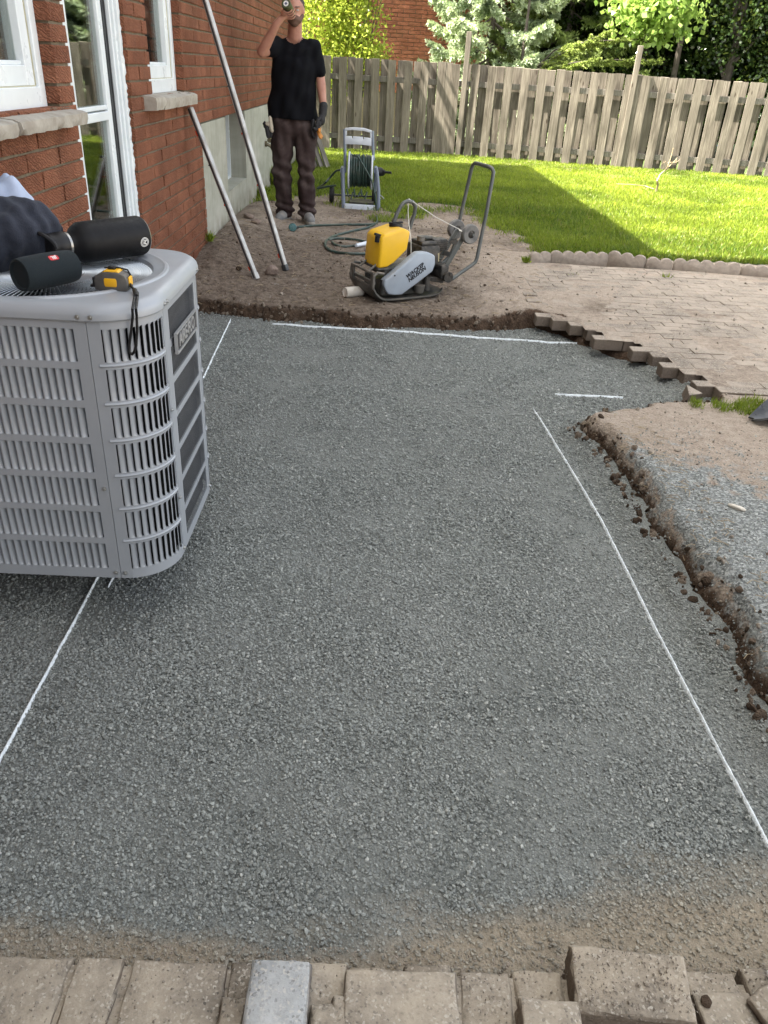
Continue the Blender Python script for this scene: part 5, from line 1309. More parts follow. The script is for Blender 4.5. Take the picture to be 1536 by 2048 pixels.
# ================================================================== plate compactor
M_CST = pm('dirty_cast_iron', (.06, .062, .06), (.11, .112, .105), 12, .6, .4, bump=.3, bscale=120, dust=(.26, .22, .18), damt=.8)
M_TUBE = pm('dark_grey_tube', (.075, .085, .085), (.1, .11, .11), 14, .45, .3, dust=(.26, .23, .19), damt=.3)
M_GUARD = pm('blue_grey_guard', (.33, .38, .44), (.27, .31, .36), 6, .45, dust=(.36, .33, .29), damt=.3)
M_TANK = pm('yellow_tank', (.82, .48, .01), (.74, .42, .012), 5, .45, dust=(.5, .38, .2), damt=.12)
M_ENG = pm('black_engine', (.018, .018, .018), (.035, .034, .032), 30, .5, .3, dust=(.2, .17, .14), damt=.5)
M_TYRE = pm('grey_rubber', (.1, .1, .1), (.17, .165, .155), 20, .8, dust=(.34, .31, .28), damt=.7)
M_CORD = pm('white_cord', (.7, .68, .62), (.6, .58, .52), 60, .8)
c0 = gat(765, 606); c1_ = gat(884, 597); ca = math.atan2(c1_.y - c0.y, c1_.x - c0.x) ; c0.z -= .004
cmpr = empty('plate_compactor', c0, (0, 0, ca), 'yellow and grey plate compactor with tall tube handle parked on the dirt', 'compactor')
CM = Matrix.Translation(c0) @ Matrix.Rotation(ca, 4, 'Z'); CI = CM.inverted()
vdir = CM.to_3x3() @ Vector((0, 1, 0))
def C(v, px, py):
    "photo pixel on the machine's plane at depth v, in machine coordinates"
    o = Vector((0, 0, EYE)); r = MW @ Vector((px - CXP, CYP - py, -F)); p0 = c0 + vdir * v
    t = (p0 - o).dot(vdir) / r.dot(vdir); return CI @ (o + r * t)
def cpoly(b, v0, v1, pix, ch=.006, seg=2, vref=None):
    q = [C(vref if vref is not None else v0, *p) for p in pix]; pts = [(p.x, p.z) for p in q]
    a = sum(pts[i][0] * pts[(i + 1) % len(pts)][1] - pts[(i + 1) % len(pts)][0] * pts[i][1] for i in range(len(pts)))
    if a < 0: pts.reverse()
    Mx = Matrix(((1, 0, 0, 0), (0, 0, -1, v1), (0, 1, 0, 0), (0, 0, 0, 1)))
    b.prism(pts, v1 - v0, Mx, ch=ch, seg=seg); return b
PL = (C(0, 884, 597) - C(0, 765, 606)).length
# base plate with curled nose and rounded rear
def plate():
    V = []; Fq = []; n = 22; W = .36
    prof = [(-.075, .105), (-.068, .075), (-.05, .045), (-.02, .018), (.01, .004), (.05, .0), (PL * .5, .0), (PL * .8, .002), (PL * .95, .008), (PL + .02, .022), (PL + .035, .03)]
    m = 12
    for i, (u, z) in enumerate(prof):
        inset = .0 if i < 7 else (i - 6) ** 2 * .0045
        for j in range(m + 1):
            v = inset + (W - 2 * inset) * j / m; e = .016 * (1 if j in (0, m) else 0)
            V.append((u, v, z + e)); 
    k = len(V)
    for (x, y, z) in V[:k]: V.append((x + .004, y, z + .011))
    for i in range(len(prof) - 1):
        for j in range(m):
            a = i * (m + 1) + j; Fq.append((a, a + 1, a + m + 2, a + m + 1)); Fq.append((k + a, k + a + m + 1, k + a + m + 2, k + a + 1))
    per = [j for j in range(m + 1)] + [i * (m + 1) + m for i in range(1, len(prof))] + [(len(prof) - 1) * (m + 1) + j for j in range(m - 1, -1, -1)] + [i * (m + 1) for i in range(len(prof) - 2, 0, -1)]
    for a, c in zip(per, per[1:] + per[:1]): Fq.append((a, c, k + c, k + a))
    return B().add(V, Fq).obj('base_plate', M_CST, cmpr, True)
plate()
b = B(); b.tube([(-.075, .0, .11), (-.07, .0, .18), (-.05, .0, .20), (.0, .0, .19)], .009, 8); b.tube([(-.075, .33, .11), (-.07, .33, .18), (-.05, .33, .20), (.0, .33, .19)], .009, 8); b.tube([(-.068, 0, .19), (-.068, .33, .19)], .009, 8)
b.box((-.07, .02, .145), (.012, .04, .10)); b.box((-.07, .31, .145), (.012, .04, .10)); b.box((-.06, .165, .13), (.02, .3, .02)); b.tube([(-.06, .1, .19), (.04, .1, .26)], .008, 8); b.tube([(-.06, .24, .19), (.04, .24, .26)], .008, 8)
b.obj('front_frame', M_CST, cmpr, True)
b = B(); b.box((.17, .18, .07), (.26, .17, .10), ch=.012); b.cyl((.16, .06, .09), (.16, .30, .09), .05, n=20); b.box((.33, .19, .10), (.05, .2, .16), ch=.01); b.cyl((.30, .05, .04), (.30, .05, .09), .03, .04, 14); b.cyl((.30, .29, .04), (.30, .29, .09), .03, .04, 14)
b.obj('exciter', M_CST, cmpr, True)
for (u, v) in ((.03, .06), (.03, .28), (.36, .06), (.36, .28)): B().cyl((u, v, .05), (u, v, .14), .026, .022, 14).obj('rubber_mount', M_ENG, cmpr, True)
b = B(); b.box((.20, .19, .205), (.42, .25, .016), ch=.003); b.box((.20, .19, .175), (.3, .2, .05), ch=.006); b.obj('deck', M_CST, cmpr, True)
# belt guard with lettering
gp = [(772, 582), (768, 571), (770, 561), (785, 549), (826, 514), (836, 506), (849, 504.5), (863, 507), (871, 512), (871, 528), (866, 543), (835, 567), (804, 590), (790, 591), (777, 589)]
gd = cpoly(B(), .012, .075, gp, ch=.011, seg=3).obj('belt_guard', M_GUARD, cmpr, True, 30)
me = text_mesh('WACKER\nNEUSON', .048, .0008, .18, .0018, 1.02); 
tc_ = C(.012, 832, 545); ta = C(.012, 818, 556); tb = C(.012, 848, 533); tang = math.atan2(tb.z - ta.z, tb.x - ta.x)
wdt = (tb - ta).length; xs_ = [v.co.x for v in me.vertices]; sc_ = (C(.012, 850, 530) - C(.012, 813, 552)).length / (max(xs_) - min(xs_))
o = link('lettering', me, M_BLK, gd); o.matrix_local = Matrix.Translation((tc_.x, .0105, tc_.z)) @ Matrix.Rotation(-tang, 4, 'Y') @ Matrix.Rotation(R(90), 4, 'X') @ Matrix.Scale(sc_, 4)
q = C(.012, 789, 551); B().cyl((q.x, .006, q.z), (q.x, .014, q.z), .005, n=10).obj('bolt', M_BLK, cmpr, True)
# water tank
tp = [(757, 538), (775, 535), (789, 526), (815, 500), (822, 463), (808, 457), (770, 470), (763, 477)]
tk = cpoly(B(), .055, .27, tp, ch=.016, seg=3).obj('water_tank', M_TANK, cmpr, True, 30)
q0 = C(.055, 763, 477); q1 = C(.055, 815, 459)
b = B(); mz = (q0.z + q1.z) / 2
cpos = C(.18, 790, 452); b.cyl((cpos.x, .18, cpos.z - .03), (cpos.x + .004, .18, cpos.z + .004), .043, .042, 28); b.cyl((cpos.x + .004, .18, cpos.z + .004), (cpos.x + .006, .18, cpos.z + .018), .047, .044, 28); b.box((cpos.x + .02, .185, cpos.z + .021), (.075, .022, .01), ch=.003)
b.obj('tank_cap', M_BLK, tk, True)
sp_ = C(.10, 757, 474); b = B(); b.cyl((sp_.x, .10, sp_.z - .03), (sp_.x, .10, sp_.z + .006), .024, .022, 18); b.box((sp_.x - .004, .10, sp_.z + .013), (.05, .022, .016), rot=(0, .3, 0), ch=.003); b.obj('filler_cap', M_BLK, tk, True)
# engine and muffler
e0_ = C(.2, 845, 500); b = B(); b.box((e0_.x, .19, e0_.z - .03), (.15, .2, .15), ch=.015); b.box((e0_.x + .0, .19, e0_.z + .055), (.12, .16, .03), ch=.012)
for k in range(6): b.box((e0_.x + .085, .19, e0_.z - .07 + k * .018), (.05, .14, .006))
b.obj('engine', M_ENG, cmpr, True)
m0 = C(.16, 876, 488); b = B(); b.box((m0.x, .17, m0.z), (.115, .10, .075), ch=.014)
for k in range(5): b.box((m0.x, .17, m0.z - .028 + k * .013), (.121, .106, .004), ch=.001)
b.cyl((m0.x + .05, .17, m0.z + .005), (m0.x + .075, .17, m0.z), .012, n=10); b.obj('muffler', M_ENG, cmpr, True)
a0 = C(.14, 845, 476); b = B(); b.cyl((a0.x, .16, a0.z - .02), (a0.x, .16, a0.z + .01), .028, .026, 18); b.box((a0.x + .05, .18, a0.z - .004), (.09, .05, .02), ch=.006); b.obj('fuel_cap', M_CST, cmpr, True)
k0_ = C(.10, 876, 515); B().cyl((k0_.x, .1, k0_.z - .025), (k0_.x - .005, .1, k0_.z + .03), .009, .012, 10).obj('pull_grip', pm('tan_grip', (.42, .36, .22), None, 20, .6), cmpr, True)
# lifting hoop
hp = [(787, 447), (793, 430), (801, 413), (808, 405), (816, 402), (825, 404), (831, 413), (829, 428), (824, 442), (819, 458)]
B().tube([C(.20, *p) for p in hp], .0125, 12).obj('lifting_hoop', M_TUBE, cmpr, True)
# handle: near leg, cross bar, far leg
nl_ = [(904, 558, .02), (925, 543, .02), (944, 530, .02), (951, 524, .02), (954, 516, .02), (960, 487, .03), (974, 420, .04), (986, 352, .05), (987, 344, .055), (984, 337, .07), (976, 333, .10), (957, 327.5, .25), (950, 326.5, .29), (946, 330, .31), (943, 338, .32), (931, 390, .33), (918, 445, .33), (908, 492, .33), (900, 512, .33), (880, 530, .33)]
b = B(); b.tube([C(v, x, y) for x, y, v in nl_], .0125, 12); b.obj('handle', M_TUBE, cmpr, True)
pv = C(.03, 893, 553); b = B(); b.cyl((pv.x, .0, pv.z), (pv.x, .05, pv.z), .035, n=18); b.cyl((pv.x, .29, pv.z), (pv.x, .34, pv.z), .035, n=18); b.box((pv.x - .02, .17, pv.z + .03), (.06, .3, .09), ch=.01); b.cyl((pv.x + .012, -.01, pv.z + .02), (pv.x + .012, .36, pv.z + .02), .01, n=12); b.box((pv.x - .05, .17, pv.z - .03), (.12, .2, .03), rot=(0, .2, 0), ch=.004)
b.obj('handle_pivot', M_ENG, cmpr, True)
# transport wheels on a swing bracket
w0 = C(.06, 940, 468); w1 = C(.27, 912, 458); wz = (w0.z + w1.z) / 2; wx = (w0.x + w1.x) / 2
def wheel(v, x, z):
    Mx = Matrix.Translation((x, v, z)) @ Matrix.Rotation(R(90), 4, 'X')
    t_ = B().lathe([(.026, -.018), (.058, -.02), (.063, -.014), (.064, 0), (.063, .014), (.058, .02), (.026, .018), (.026, -.018)], Mx, 32).obj('wheel', M_TYRE, cmpr, True)
    B().lathe([(.0, -.021), (.012, -.021), (.014, -.016), (.027, -.012), (.027, .012), (.014, .016), (.012, .021), (.0, .021)], Mx, 24).obj('hub', M_ENG, t_, True)
wheel(.06, w0.x, w0.z); wheel(.27, w1.x, w1.z)
br0 = C(.10, 886, 545); b = B()
for v in (.11, .22):
    d = Vector((w0.x - br0.x, 0, w0.z - br0.z)); L = d.length
    b.box(((w0.x + br0.x) / 2, v, (w0.z + br0.z) / 2), (L, .012, .035), rot=(0, -math.atan2(d.z, d.x), 0), ch=.003)
for t in (.12, .42, .72): p = br0.lerp(w0, t); b.box((p.x, .165, p.z), (.03, .12, .012), rot=(0, -math.atan2(w0.z - br0.z, w0.x - br0.x), 0))
b.cyl((wx, .03, wz), (wx, .3, wz), .009, n=10); b.obj('wheel_bracket', M_TUBE, cmpr, True)
b = B(); a_ = C(.2, 817, 402); b.tube([a_ + Vector((0, 0, .014)), a_.lerp(C(.08, 925, 462), .5) + Vector((0, 0, -.006)), C(.08, 925, 462), C(.06, 930, 466)], .0028, 6)
b.tube([a_ + Vector((0, 0, .014)), C(.19, 816, 425), C(.14, 818, 450), C(.06, 822, 480), C(.06, 822, 514)], .0024, 6); b.tube([C(.08, 912, 455), C(.05, 924, 463), C(.04, 918, 461)], .0024, 6)
b.obj('pull_cord', M_CORD, cmpr, True)
# white plastic cup end on the ground
p = gat(690, 595); q = gat(724, 592); p.z += .033; q.z += .033
b = B(); Mx, L = axis_frame(p, q); b.lathe([(.0, .004), (.026, .004), (.031, .0), (.034, .012), (.0345, L * .5), (.033, L - .01), (.030, L), (.0, L)], Mx, 24); b.v = [tuple(Vector(v) - p) for v in b.v]
o = b.obj('plastic_cup', pm('dirty_white_plastic', (.72, .68, .62), (.62, .57, .5), 14, .6, coord='obj', dust=(.5, .42, .34), damt=.5), None, True); o.location = p; tag(o, 'white plastic tube lying on the dirt at the nose of the compactor', 'plastic tube')

# ================================================================== hose reel
M_HOSE = pm('green_hose', (.012, .035, .028), (.02, .05, .042), 20, .4, dust=(.2, .18, .14), damt=.3)
M_REELF = pm('grey_blue_plastic', (.2, .235, .3), (.16, .19, .25), 8, .4)
M_REELW = pm('pale_grey_plastic', (.6, .64, .7), (.52, .56, .62), 8, .4)
YR = 8.75; r0_ = at(722, 420, Y=YR); r0_.z = float(ground_z(r0_.x, r0_.y)) - .005
reel = empty('hose_reel', r0_, label='grey hose reel cart wound with green garden hose, standing on the grass edge', cat='hose reel')
def Q(px, py, dy=0.0): return at(px, py, Y=YR + dy) - r0_
for side, pts, r in ((0, [(689, 258), (690, 300), (690, 345)], .016), (1, [(745, 262), (746, 300), (747, 320)], .016), (0, [(686, 335), (686, 375), (687, 412), (687, 421)], .021), (1, [(752, 335), (754, 345), (757, 380), (757, 424)], .019)):
    B().tube([Q(x, y, .0 if r > .018 else .08) for x, y in pts], r, 10).obj('frame_leg', M_REELF, reel, True)
for x, y in ((684, 342), (751, 342)):
    b = B(); p = Q(x, y, .02); b.tube([p + Vector((0, -.03, -.0)), p + Vector((0, .12, .02))], .02, 8); p2 = Q(x, 405, .35); b.tube([p, Vector((p.x, .35, .06))], .018, 8); b.obj('frame_brace', M_REELF, reel, True)
a, c = Q(691, 256, .08), Q(743, 262, .08); W_ = c.x - a.x
def qp(b, pix, th, dy=.08, ch=.004):
    pts = [Q(x, y, dy) for x, y in pix]; pl = [(p.x, p.z) for p in pts]
    s = sum(pl[i][0] * pl[(i + 1) % len(pl)][1] - pl[(i + 1) % len(pl)][0] * pl[i][1] for i in range(len(pl)))
    if s < 0: pl.reverse()
    b.prism(pl, th, Matrix(((1, 0, 0, 0), (0, 0, -1, dy + th / 2), (0, 1, 0, 0), (0, 0, 0, 1))), ch=ch)
b = B(); qp(b, [(690, 256), (705, 254.5), (728, 256), (744, 261), (744, 266), (728, 262), (705, 260), (690, 261)], .03); qp(b, [(690, 261.5), (694, 261.5), (693, 271.5), (690, 271.5)], .03); qp(b, [(740, 265.5), (744, 266.5), (744, 276), (740, 276)], .03)
qp(b, [(690, 272), (704, 272.5), (704, 277), (706, 277), (706, 272.5), (726, 274), (726, 279), (728, 279), (728, 274.5), (743, 276.5), (743, 292), (720, 289), (690, 288)], .03)
b.obj('grip_panel', M_REELW, reel, True)
b = B(); qp(b, [(689, 407), (750, 411), (750, 424), (689, 421)], .05, -.02, .006); b.obj('front_tray', M_REELW, reel, True)
rc = Q(720, 341, .16); rx0, rx1 = Q(698, 340, .1).x, Q(744, 340, .1).x
for x in (rx0, rx1):
    Mx = Matrix.Translation((x, .14, rc.z)) @ Matrix.Rotation(R(90), 4, 'Y')
    b = B(); b.lathe([(.160, -.009), (.178, -.009), (.183, 0), (.178, .009), (.160, .009), (.160, -.009)], Mx, 40)
    d = b.obj('reel_disc', M_REELW, reel, True)
    b = B(); b.lathe([(.0, -.003), (.05, -.004), (.06, -.002), (.06, .002), (.05, .004), (.0, .003)], Mx, 24)
    for k in range(6):
        a = k * math.pi / 3; b.box(tuple(Mx @ Vector((.11 * math.cos(a), .11 * math.sin(a), 0))), (.006, .028 if abs(math.cos(a)) > .3 else .02, .028), rot=(a, 0, 0))
    b.obj('spoke_hub', M_REELF, d, True)
b = B(); n = 13; pts = []
for layer, rr in enumerate((.105, .128, .150)):
    for k in range(36 * (n - 1)):
        a = 2 * math.pi * k / 36; f = k / (36 * (n - 1)); f = f if layer % 2 == 0 else 1 - f
        x = rx0 + .012 + (rx1 - rx0 - .024) * f; w_ = rr + .006 * math.sin(a * .37 + k * .013)
        pts.append((x + .004 * math.sin(a * .7), .14 + w_ * math.cos(a), rc.z + w_ * math.sin(a)))
b.tube(pts, .0098, 7); b.obj('wound_hose', M_HOSE, reel, True)
b = B(); b.cyl((rx0, .14, rc.z), (rx1, .14, rc.z), .09, n=20); b.obj('drum', M_ENG, reel, True)
b = B(); b.cyl((Q(755, 345).x, .14, rc.z), (Q(765, 345).x, .14, rc.z), .05, .04, 16); b.cyl((Q(765, 345).x, .14, rc.z - .005), (Q(770, 343).x, .1, rc.z + .004), .035, .018, 12); b.cyl((Q(769, 343).x, .1, rc.z + .004), (Q(783, 343).x, .07, rc.z + .004), .013, .012, 10); b.obj('crank_handle', M_BLK, reel, True)
for x in (Q(664, 400, .35).x, Q(748, 400, .35).x):
    B().lathe([(.0, -.022), (.05, -.026), (.088, -.022), (.092, 0), (.088, .022), (.05, .026), (.0, .022)], Matrix.Translation((x, .30, .092)) @ Matrix.Rotation(R(90), 4, 'Y'), 28).obj('wheel', M_BLK, reel, True)
b = B(); b.cyl((Q(664, 400, .35).x, .3, .092), (Q(748, 400, .35).x, .3, .092), .01, n=8); b.box((.0, .2, .05), (rx1 - rx0 + .02, .3, .02)); b.obj('axle', M_ENG, reel, True)
B().tube([Q(758, 388, .2), Q(768, 397, .18), Q(764, 399, .16), Q(757, 396, .2)], .005, 6).obj('wire_stay', M_STEEL, reel, True)
B().tube([Q(705, 311, -.02), Q(715, 312, -.06), Q(723, 325, -.08), Q(733, 342, -.09), Q(744, 362, -.08), Q(750, 390, -.07), Q(753, 420, -.06), Q(753, 432, -.05)], .0095, 8).obj('hanging_hose', M_HOSE, reel, True)
b = B()
for k in range(3): b.tube([Q(694 + k * 14, 378, .02), Q(696 + k * 14, 392 + 3 * (k % 2), -.0), Q(702 + k * 14, 398 - 4 * (k % 2), -.01), Q(706 + k * 14, 384, .02)], .009, 7)
b.obj('hose_loops', M_HOSE, reel, True)
def smooth_path(pts, k=6):
    P = [Vector(p) for p in pts]; out = []
    for i in range(len(P) - 1):
        a, b_, c, d = P[max(i - 1, 0)], P[i], P[i + 1], P[min(i + 2, len(P) - 1)]
        for j in range(k):
            t = j / k; out.append(.5 * ((2 * b_) + (c - a) * t + (2 * a - 5 * b_ + 4 * c - d) * t * t + (3 * b_ - a - 3 * c + d) * t ** 3))
    out.append(P[-1]); return out
def ground_hose(pix, r, name, label, lift=None, cat='hose'):
    P = smooth_path([gat(x, y, r) + Vector((0, 0, (lift or {}).get(i, 0))) for i, (x, y) in enumerate(pix)]); o0 = P[0].copy()
    o = B().tube([p - o0 for p in P], r, 9).obj(name, M_HOSE, None, True); o.location = o0; return tag(o, label, cat, None)
ground_hose([(753, 436), (754, 444), (745, 448), (722, 449), (690, 449), (655, 450), (625, 451), (596, 454)], .0105, 'garden_hose', 'green garden hose running across the dirt from the reel to a nozzle at the boots', {0: .02})
ground_hose([(752, 446), (735, 455), (705, 462), (675, 470), (657, 478), (650, 488), (655, 497), (672, 504), (700, 507), (732, 507), (760, 505)], .011, 'garden_hose', 'green garden hose looping on the dirt left of the compactor')
ground_hose([(657, 480), (668, 477), (690, 477), (715, 480), (738, 485)], .0105, 'garden_hose', 'short inner curl of green hose within the loop left of the compactor')
P = [gat(712, 491, .02), gat(722, 489, .022), gat(740, 485, .02)]
ground_hose([(664, 484), (672, 490), (690, 493), (712, 491)], .0105, 'garden_hose', 'green hose length ending in a pale grey coupling beside the yellow tank')
o = B().cyl(Vector((0, 0, 0)), P[2] - P[0], .014, .02, 12).obj('hose_coupling', M_REELW, None, True); o.location = P[0]; tag(o, 'pale grey hose coupling on the dirt touching the yellow tank side', 'hose coupling')
P = smooth_path([at(683, 340, Y=8.8), at(672, 342, Y=8.85), at(660, 355, Y=8.9), at(648, 368, Y=8.9), gat(634, 376, .01), gat(622, 378, .01)]); o = B().tube([p - P[0] for p in P], .0105, 8).obj('garden_hose', M_HOSE, None, True); o.location = P[0]; tag(o, 'dark hose arching out of the left side of the reel towards the man', 'hose')
o = B().tube([at(672, 371, Y=9.0) - at(672, 371, Y=9.0), at(655, 373, Y=9.0) - at(672, 371, Y=9.0), at(634, 377, Y=9.0) - at(672, 371, Y=9.0)], .0105, 8).obj('garden_hose', M_HOSE, None, True); o.location = at(672, 371, Y=9.0); tag(o, 'straight dark hose reaching from the reel wheel to the man', 'hose')
nz = gat(585, 455, .03); no = empty('hose_nozzle', nz, (0, 0, .2), 'round teal hose nozzle head on the dirt between the boots and the rail', 'nozzle')
B().lathe([(.0, -.01), (.026, -.01), (.034, 0), (.036, .012), (.03, .02), (.0, .022)], Matrix.Rotation(R(78), 4, 'X'), 24).obj('spray_head', pm('teal_plastic', (.02, .1, .1), None, 20, .3), no, True)
B().tube([(0, .015, 0), (.03, .06, -.01), (.06, .10, -.015)], [.018, .015, .012], 10).obj('grip', M_BLK, no, True)

# ================================================================== stones, scraps
def rock(px, py, s, label, mat=M_PEB, seed=1, flat=.7, cat='stone'):
    me = rock_mesh('rock', mat, seed, 3, flat, .12); me.shade_smooth(); p = gat(px, py); o = link('rock', me); o.location = p + Vector((0, 0, s * flat * .3)); o.scale = (s, s, s); o.rotation_euler = (0, 0, seed); return tag(o, label, cat, 'loose rocks on the dirt')
M_RK = pm('brown_rock', (.27, .2, .16), (.18, .135, .11), 2.5, .85, bump=.4, bscale=9, bdist=.1)
rock(544, 549, .115, 'fist sized rounded brown stone between the feet of the two rails', M_RK, 3)
rock(497, 436, .13, 'flat tan stone lying near the foundation left of the boots', M_RK, 5, .4)
rock(512, 447, .09, 'angular grey brown stone against the dirt heap by the foundation', M_RK, 8, .6)
rock(478, 540, .05, 'small dark stone left of the shorter rail foot', M_CLOD, 9, .6)
rock(563, 590, .035, 'small pale stone on the dirt below the rounded brown stone', M_PEB, 11)
rock(665, 555, .03, 'tiny white stone on open dirt left of the compactor', M_PEB, 13)
rock(1473, 1017, .052, 'flat white stone half buried in the grey dusted dirt at the right', pm('white_stone', (.6, .55, .47), None, 3, .8), 15, .35)
rock(1303, 907, .035, 'small white chip on the crest of the right bank', M_PEB, 17, .5)
rock(1356, 902, .03, 'small white chip right of the crest, on bare dirt', M_PEB, 19, .5)
p = at(1414, 2003, z=.078); me = rock_mesh('rock', M_CLOD, 21, 2, .5, .3); o = link('rock', me); o.location = p; o.scale = (.026, .026, .026); tag(o, 'dark stone chip sitting on the tan paver near the right corner', 'stone')
# shovel blade poking in from the right
p0 = gat(1494, 841); sh_ = empty('shovel', p0, (0, 0, 0), 'black plastic shovel blade lying on the dirt at the right edge of the picture', 'shovel')
M_SHV = pm('black_shovel_plastic', (.012, .013, .015), (.03, .032, .035), 9, .35, dust=(.16, .15, .14), damt=.35)
V = []; Fq = []; n, m = 14, 10
for i in range(n + 1):
    t = i / n; x = .42 * t; w = .04 + .26 * (1 - (1 - min(1, t * 1.6)) ** 2) * .9
    for j in range(m + 1):
        s = j / m * 2 - 1; V.append((x + .02 * (1 - s * s), w * s * .5 + .07 * t - .02, .012 + .07 * abs(s) ** 2.2 * min(1, t * 2.5) + .03 * t))
for i in range(n):
    for j in range(m): a = i * (m + 1) + j; Fq.append((a, a + 1, a + m + 2, a + m + 1))
o = B().add(V, Fq).obj('blade', M_SHV, sh_, True); so = o.modifiers.new('t', 'SOLIDIFY'); so.thickness = .008
B().tube([(.38, .05, .05), (.7, .08, .14), (1.5, .12, .2)], .017, 10).obj('shaft', M_SHV, sh_, True)

# ================================================================== the man
def capsule(b, p0, r0, p1, r1, sx=1.0, sy=1.0, n=16, k=6):
    "tapered capsule with an oval section (sx along world x, sy along world y)"
    p0 = Vector(p0); p1 = Vector(p1); d = p1 - p0; L = max(d.length, 1e-4); z = d / L
    x = Vector((1, 0, 0)) - z * z.x
    if x.length < .2: x = Vector((0, 1, 0)) - z * z.y; sx, sy = sy, sx
    x.normalize(); y = z.cross(x); rings = []
    for i in range(k + 1): a = -math.pi / 2 + math.pi / 2 * i / k; rings.append((p0 + z * r0 * math.sin(a), r0 * math.cos(a)))
    for i in range(k + 1): a = math.pi / 2 * i / k; rings.append((p1 + z * r1 * math.sin(a), r1 * math.cos(a)))
    V = []; Fq = []
    for c, r in rings:
        for j in range(n): t = 2 * math.pi * j / n; V.append(c + x * r * sx * math.cos(t) + y * r * sy * math.sin(t))
    for i in range(len(rings) - 1):
        for j in range(n): Fq.append((i * n + j, i * n + (j + 1) % n, (i + 1) * n + (j + 1) % n, (i + 1) * n + j))
    b.add(V, Fq); return b
def remeshed(name, b, vox, sm, mat, parent, disp=None):
    me = bpy.data.meshes.new(name); me.from_pydata(b.v, [], b.f); me.update(); o = bpy.data.objects.new(name, me); col.objects.link(o)
    r = o.modifiers.new('r', 'REMESH'); r.mode = 'VOXEL'; r.voxel_size = vox; r.use_smooth_shade = True
    s = o.modifiers.new('s', 'SMOOTH'); s.iterations = sm; s.factor = .5
    dg = bpy.context.evaluated_depsgraph_get(); me2 = bpy.data.meshes.new_from_object(o.evaluated_get(dg)); bpy.data.objects.remove(o); me2.name = name
    if disp:
        co = np.empty(len(me2.vertices) * 3, np.float32); me2.vertices.foreach_get('co', co); co = co.reshape(-1, 3); no = np.empty_like(co); me2.vertices.foreach_get('normal', no.ravel()) if False else None
        nn = np.array([v.normal[:] for v in me2.vertices]); co = co + nn * disp(co)[:, None]; me2.vertices.foreach_set('co', co.astype(np.float32).ravel()); me2.update()
    me2.materials.clear(); me2.shade_smooth(); return link(name, me2, mat, parent)
YM = 7.74
def Mn(px, py, Y=YM): return at(px, py, Y=Y)
gm = float(ground_z(-.78, 7.72)); mr = Vector((-.78, 7.74, gm))
man = empty('person', mr, label='man in black t-shirt and brown work trousers drinking from a green flask, one glove on', cat='person')
def L_(p): return Vector(p) - mr
M_SKIN = pm('skin', (.44, .23, .165), (.34, .155, .11), 12, .5, bump=.1, bscale=200); M_HAIR = pm('dark_brown_hair', (.03, .02, .015), (.055, .038, .025), 90, .7, bump=.6, bscale=160)
M_SHIRT = pm('black_cotton', (.0025, .003, .0045), (.005, .0055, .008), 9, .95, bump=.2, bscale=300, spec=.15)
M_TROU = pm('brown_work_cotton', (.022, .012, .012), (.045, .03, .029), 6, .88, bump=.3, bscale=150, dust=(.2, .165, .15), damt=.3, spec=.2)
M_BOOT = pm('grey_suede', (.13, .135, .14), (.22, .225, .23), 16, .8, dust=(.3, .26, .22), damt=.5); M_SOLE = pm('pale_sole', (.3, .28, .24), (.2, .18, .16), 30, .8)
M_GLV = pm('black_glove', (.012, .012, .014), (.02, .02, .022), 60, .8); M_ORNG = pm('orange_glove_palm', (.5, .2, .03), (.4, .15, .02), 30, .7); M_CREAM = pm('cream_cloth', (.55, .5, .4), (.4, .36, .28), 30, .8)
shL, shR = L_((-.935, YM + .01, 1.545)), L_((-.625, YM + .02, 1.54))
elL = L_(Mn(524, 104, 7.53)); wrL = L_(Mn(553, 48, 7.46)); 
elR = L_(Mn(640, 152, 7.76)); wrR = L_(Mn(647, 214, 7.68)); hdR = L_(Mn(645, 232, 7.66))
hipL, hipR = L_((-.885, YM, .93)), L_((-.69, YM, .93)); knL, knR = L_(Mn(564, 348, YM - .03)), L_(Mn(612, 350, YM - .03))
anL = L_(Mn(571, 425, YM + .02)); anR = L_(Mn(614, 432, YM)); anL.z = max(anL.z, .09); anR.z = max(anR.z, .085)
hc = L_(Mn(590, 22, YM - .03)); nk = L_(Mn(589, 62, YM + .01))
# flask first: the hand closes on it
fb = Mn(572, 7, 7.36); ft = Mn(585, 34, 7.565); fr_ = .038
flask = empty('drink_flask', fb, label='olive green flask with a white round base sticker tipped up at the mouth', cat='flask')
FMx, FL = axis_frame((0, 0, 0), ft - fb)
b = B(); b.lathe([(.0, .001), (.033, .0), (.037, .003), (fr_, .01), (fr_, FL * .72), (.034, FL * .8), (.022, FL * .9), (.020, FL), (.0, FL)], FMx, 28); b.obj('body', pm('olive_metal', (.06, .075, .025), (.045, .055, .02), 12, .4), flask, True)
b = B(); b.lathe([(.0, -.0015), (.021, -.0015), (.021, .0015)], FMx, 24); sk = b.obj('base_sticker', M_PRINT, flask, True)
b = B(); b.box(tuple(FMx @ Vector((0, 0, -.002))), (.018, .018, .001), rot=(FMx @ Matrix.Rotation(.78, 4, 'Z')).to_euler()); b.obj('sticker_mark', pm('slate_print', (.1, .12, .2), None, 20, .5), sk, False)
body = B()
capsule(body, hc + Vector((0, .012, .02)), .088, hc + Vector((0, .0, -.035)), .068, .86, 1.08)     # skull to jaw
capsule(body, hc + Vector((0, -.045, -.06)), .045, hc + Vector((0, -.052, -.075)), .034, 1.1, .9)   # chin
capsule(body, hc + Vector((0, -.088, -.0)), .010, hc + Vector((0, -.104, -.03)), .014)               # nose
capsule(body, hc + Vector((-.03, -.078, .02)), .014, hc + Vector((.03, -.078, .02)), .014)           # brow
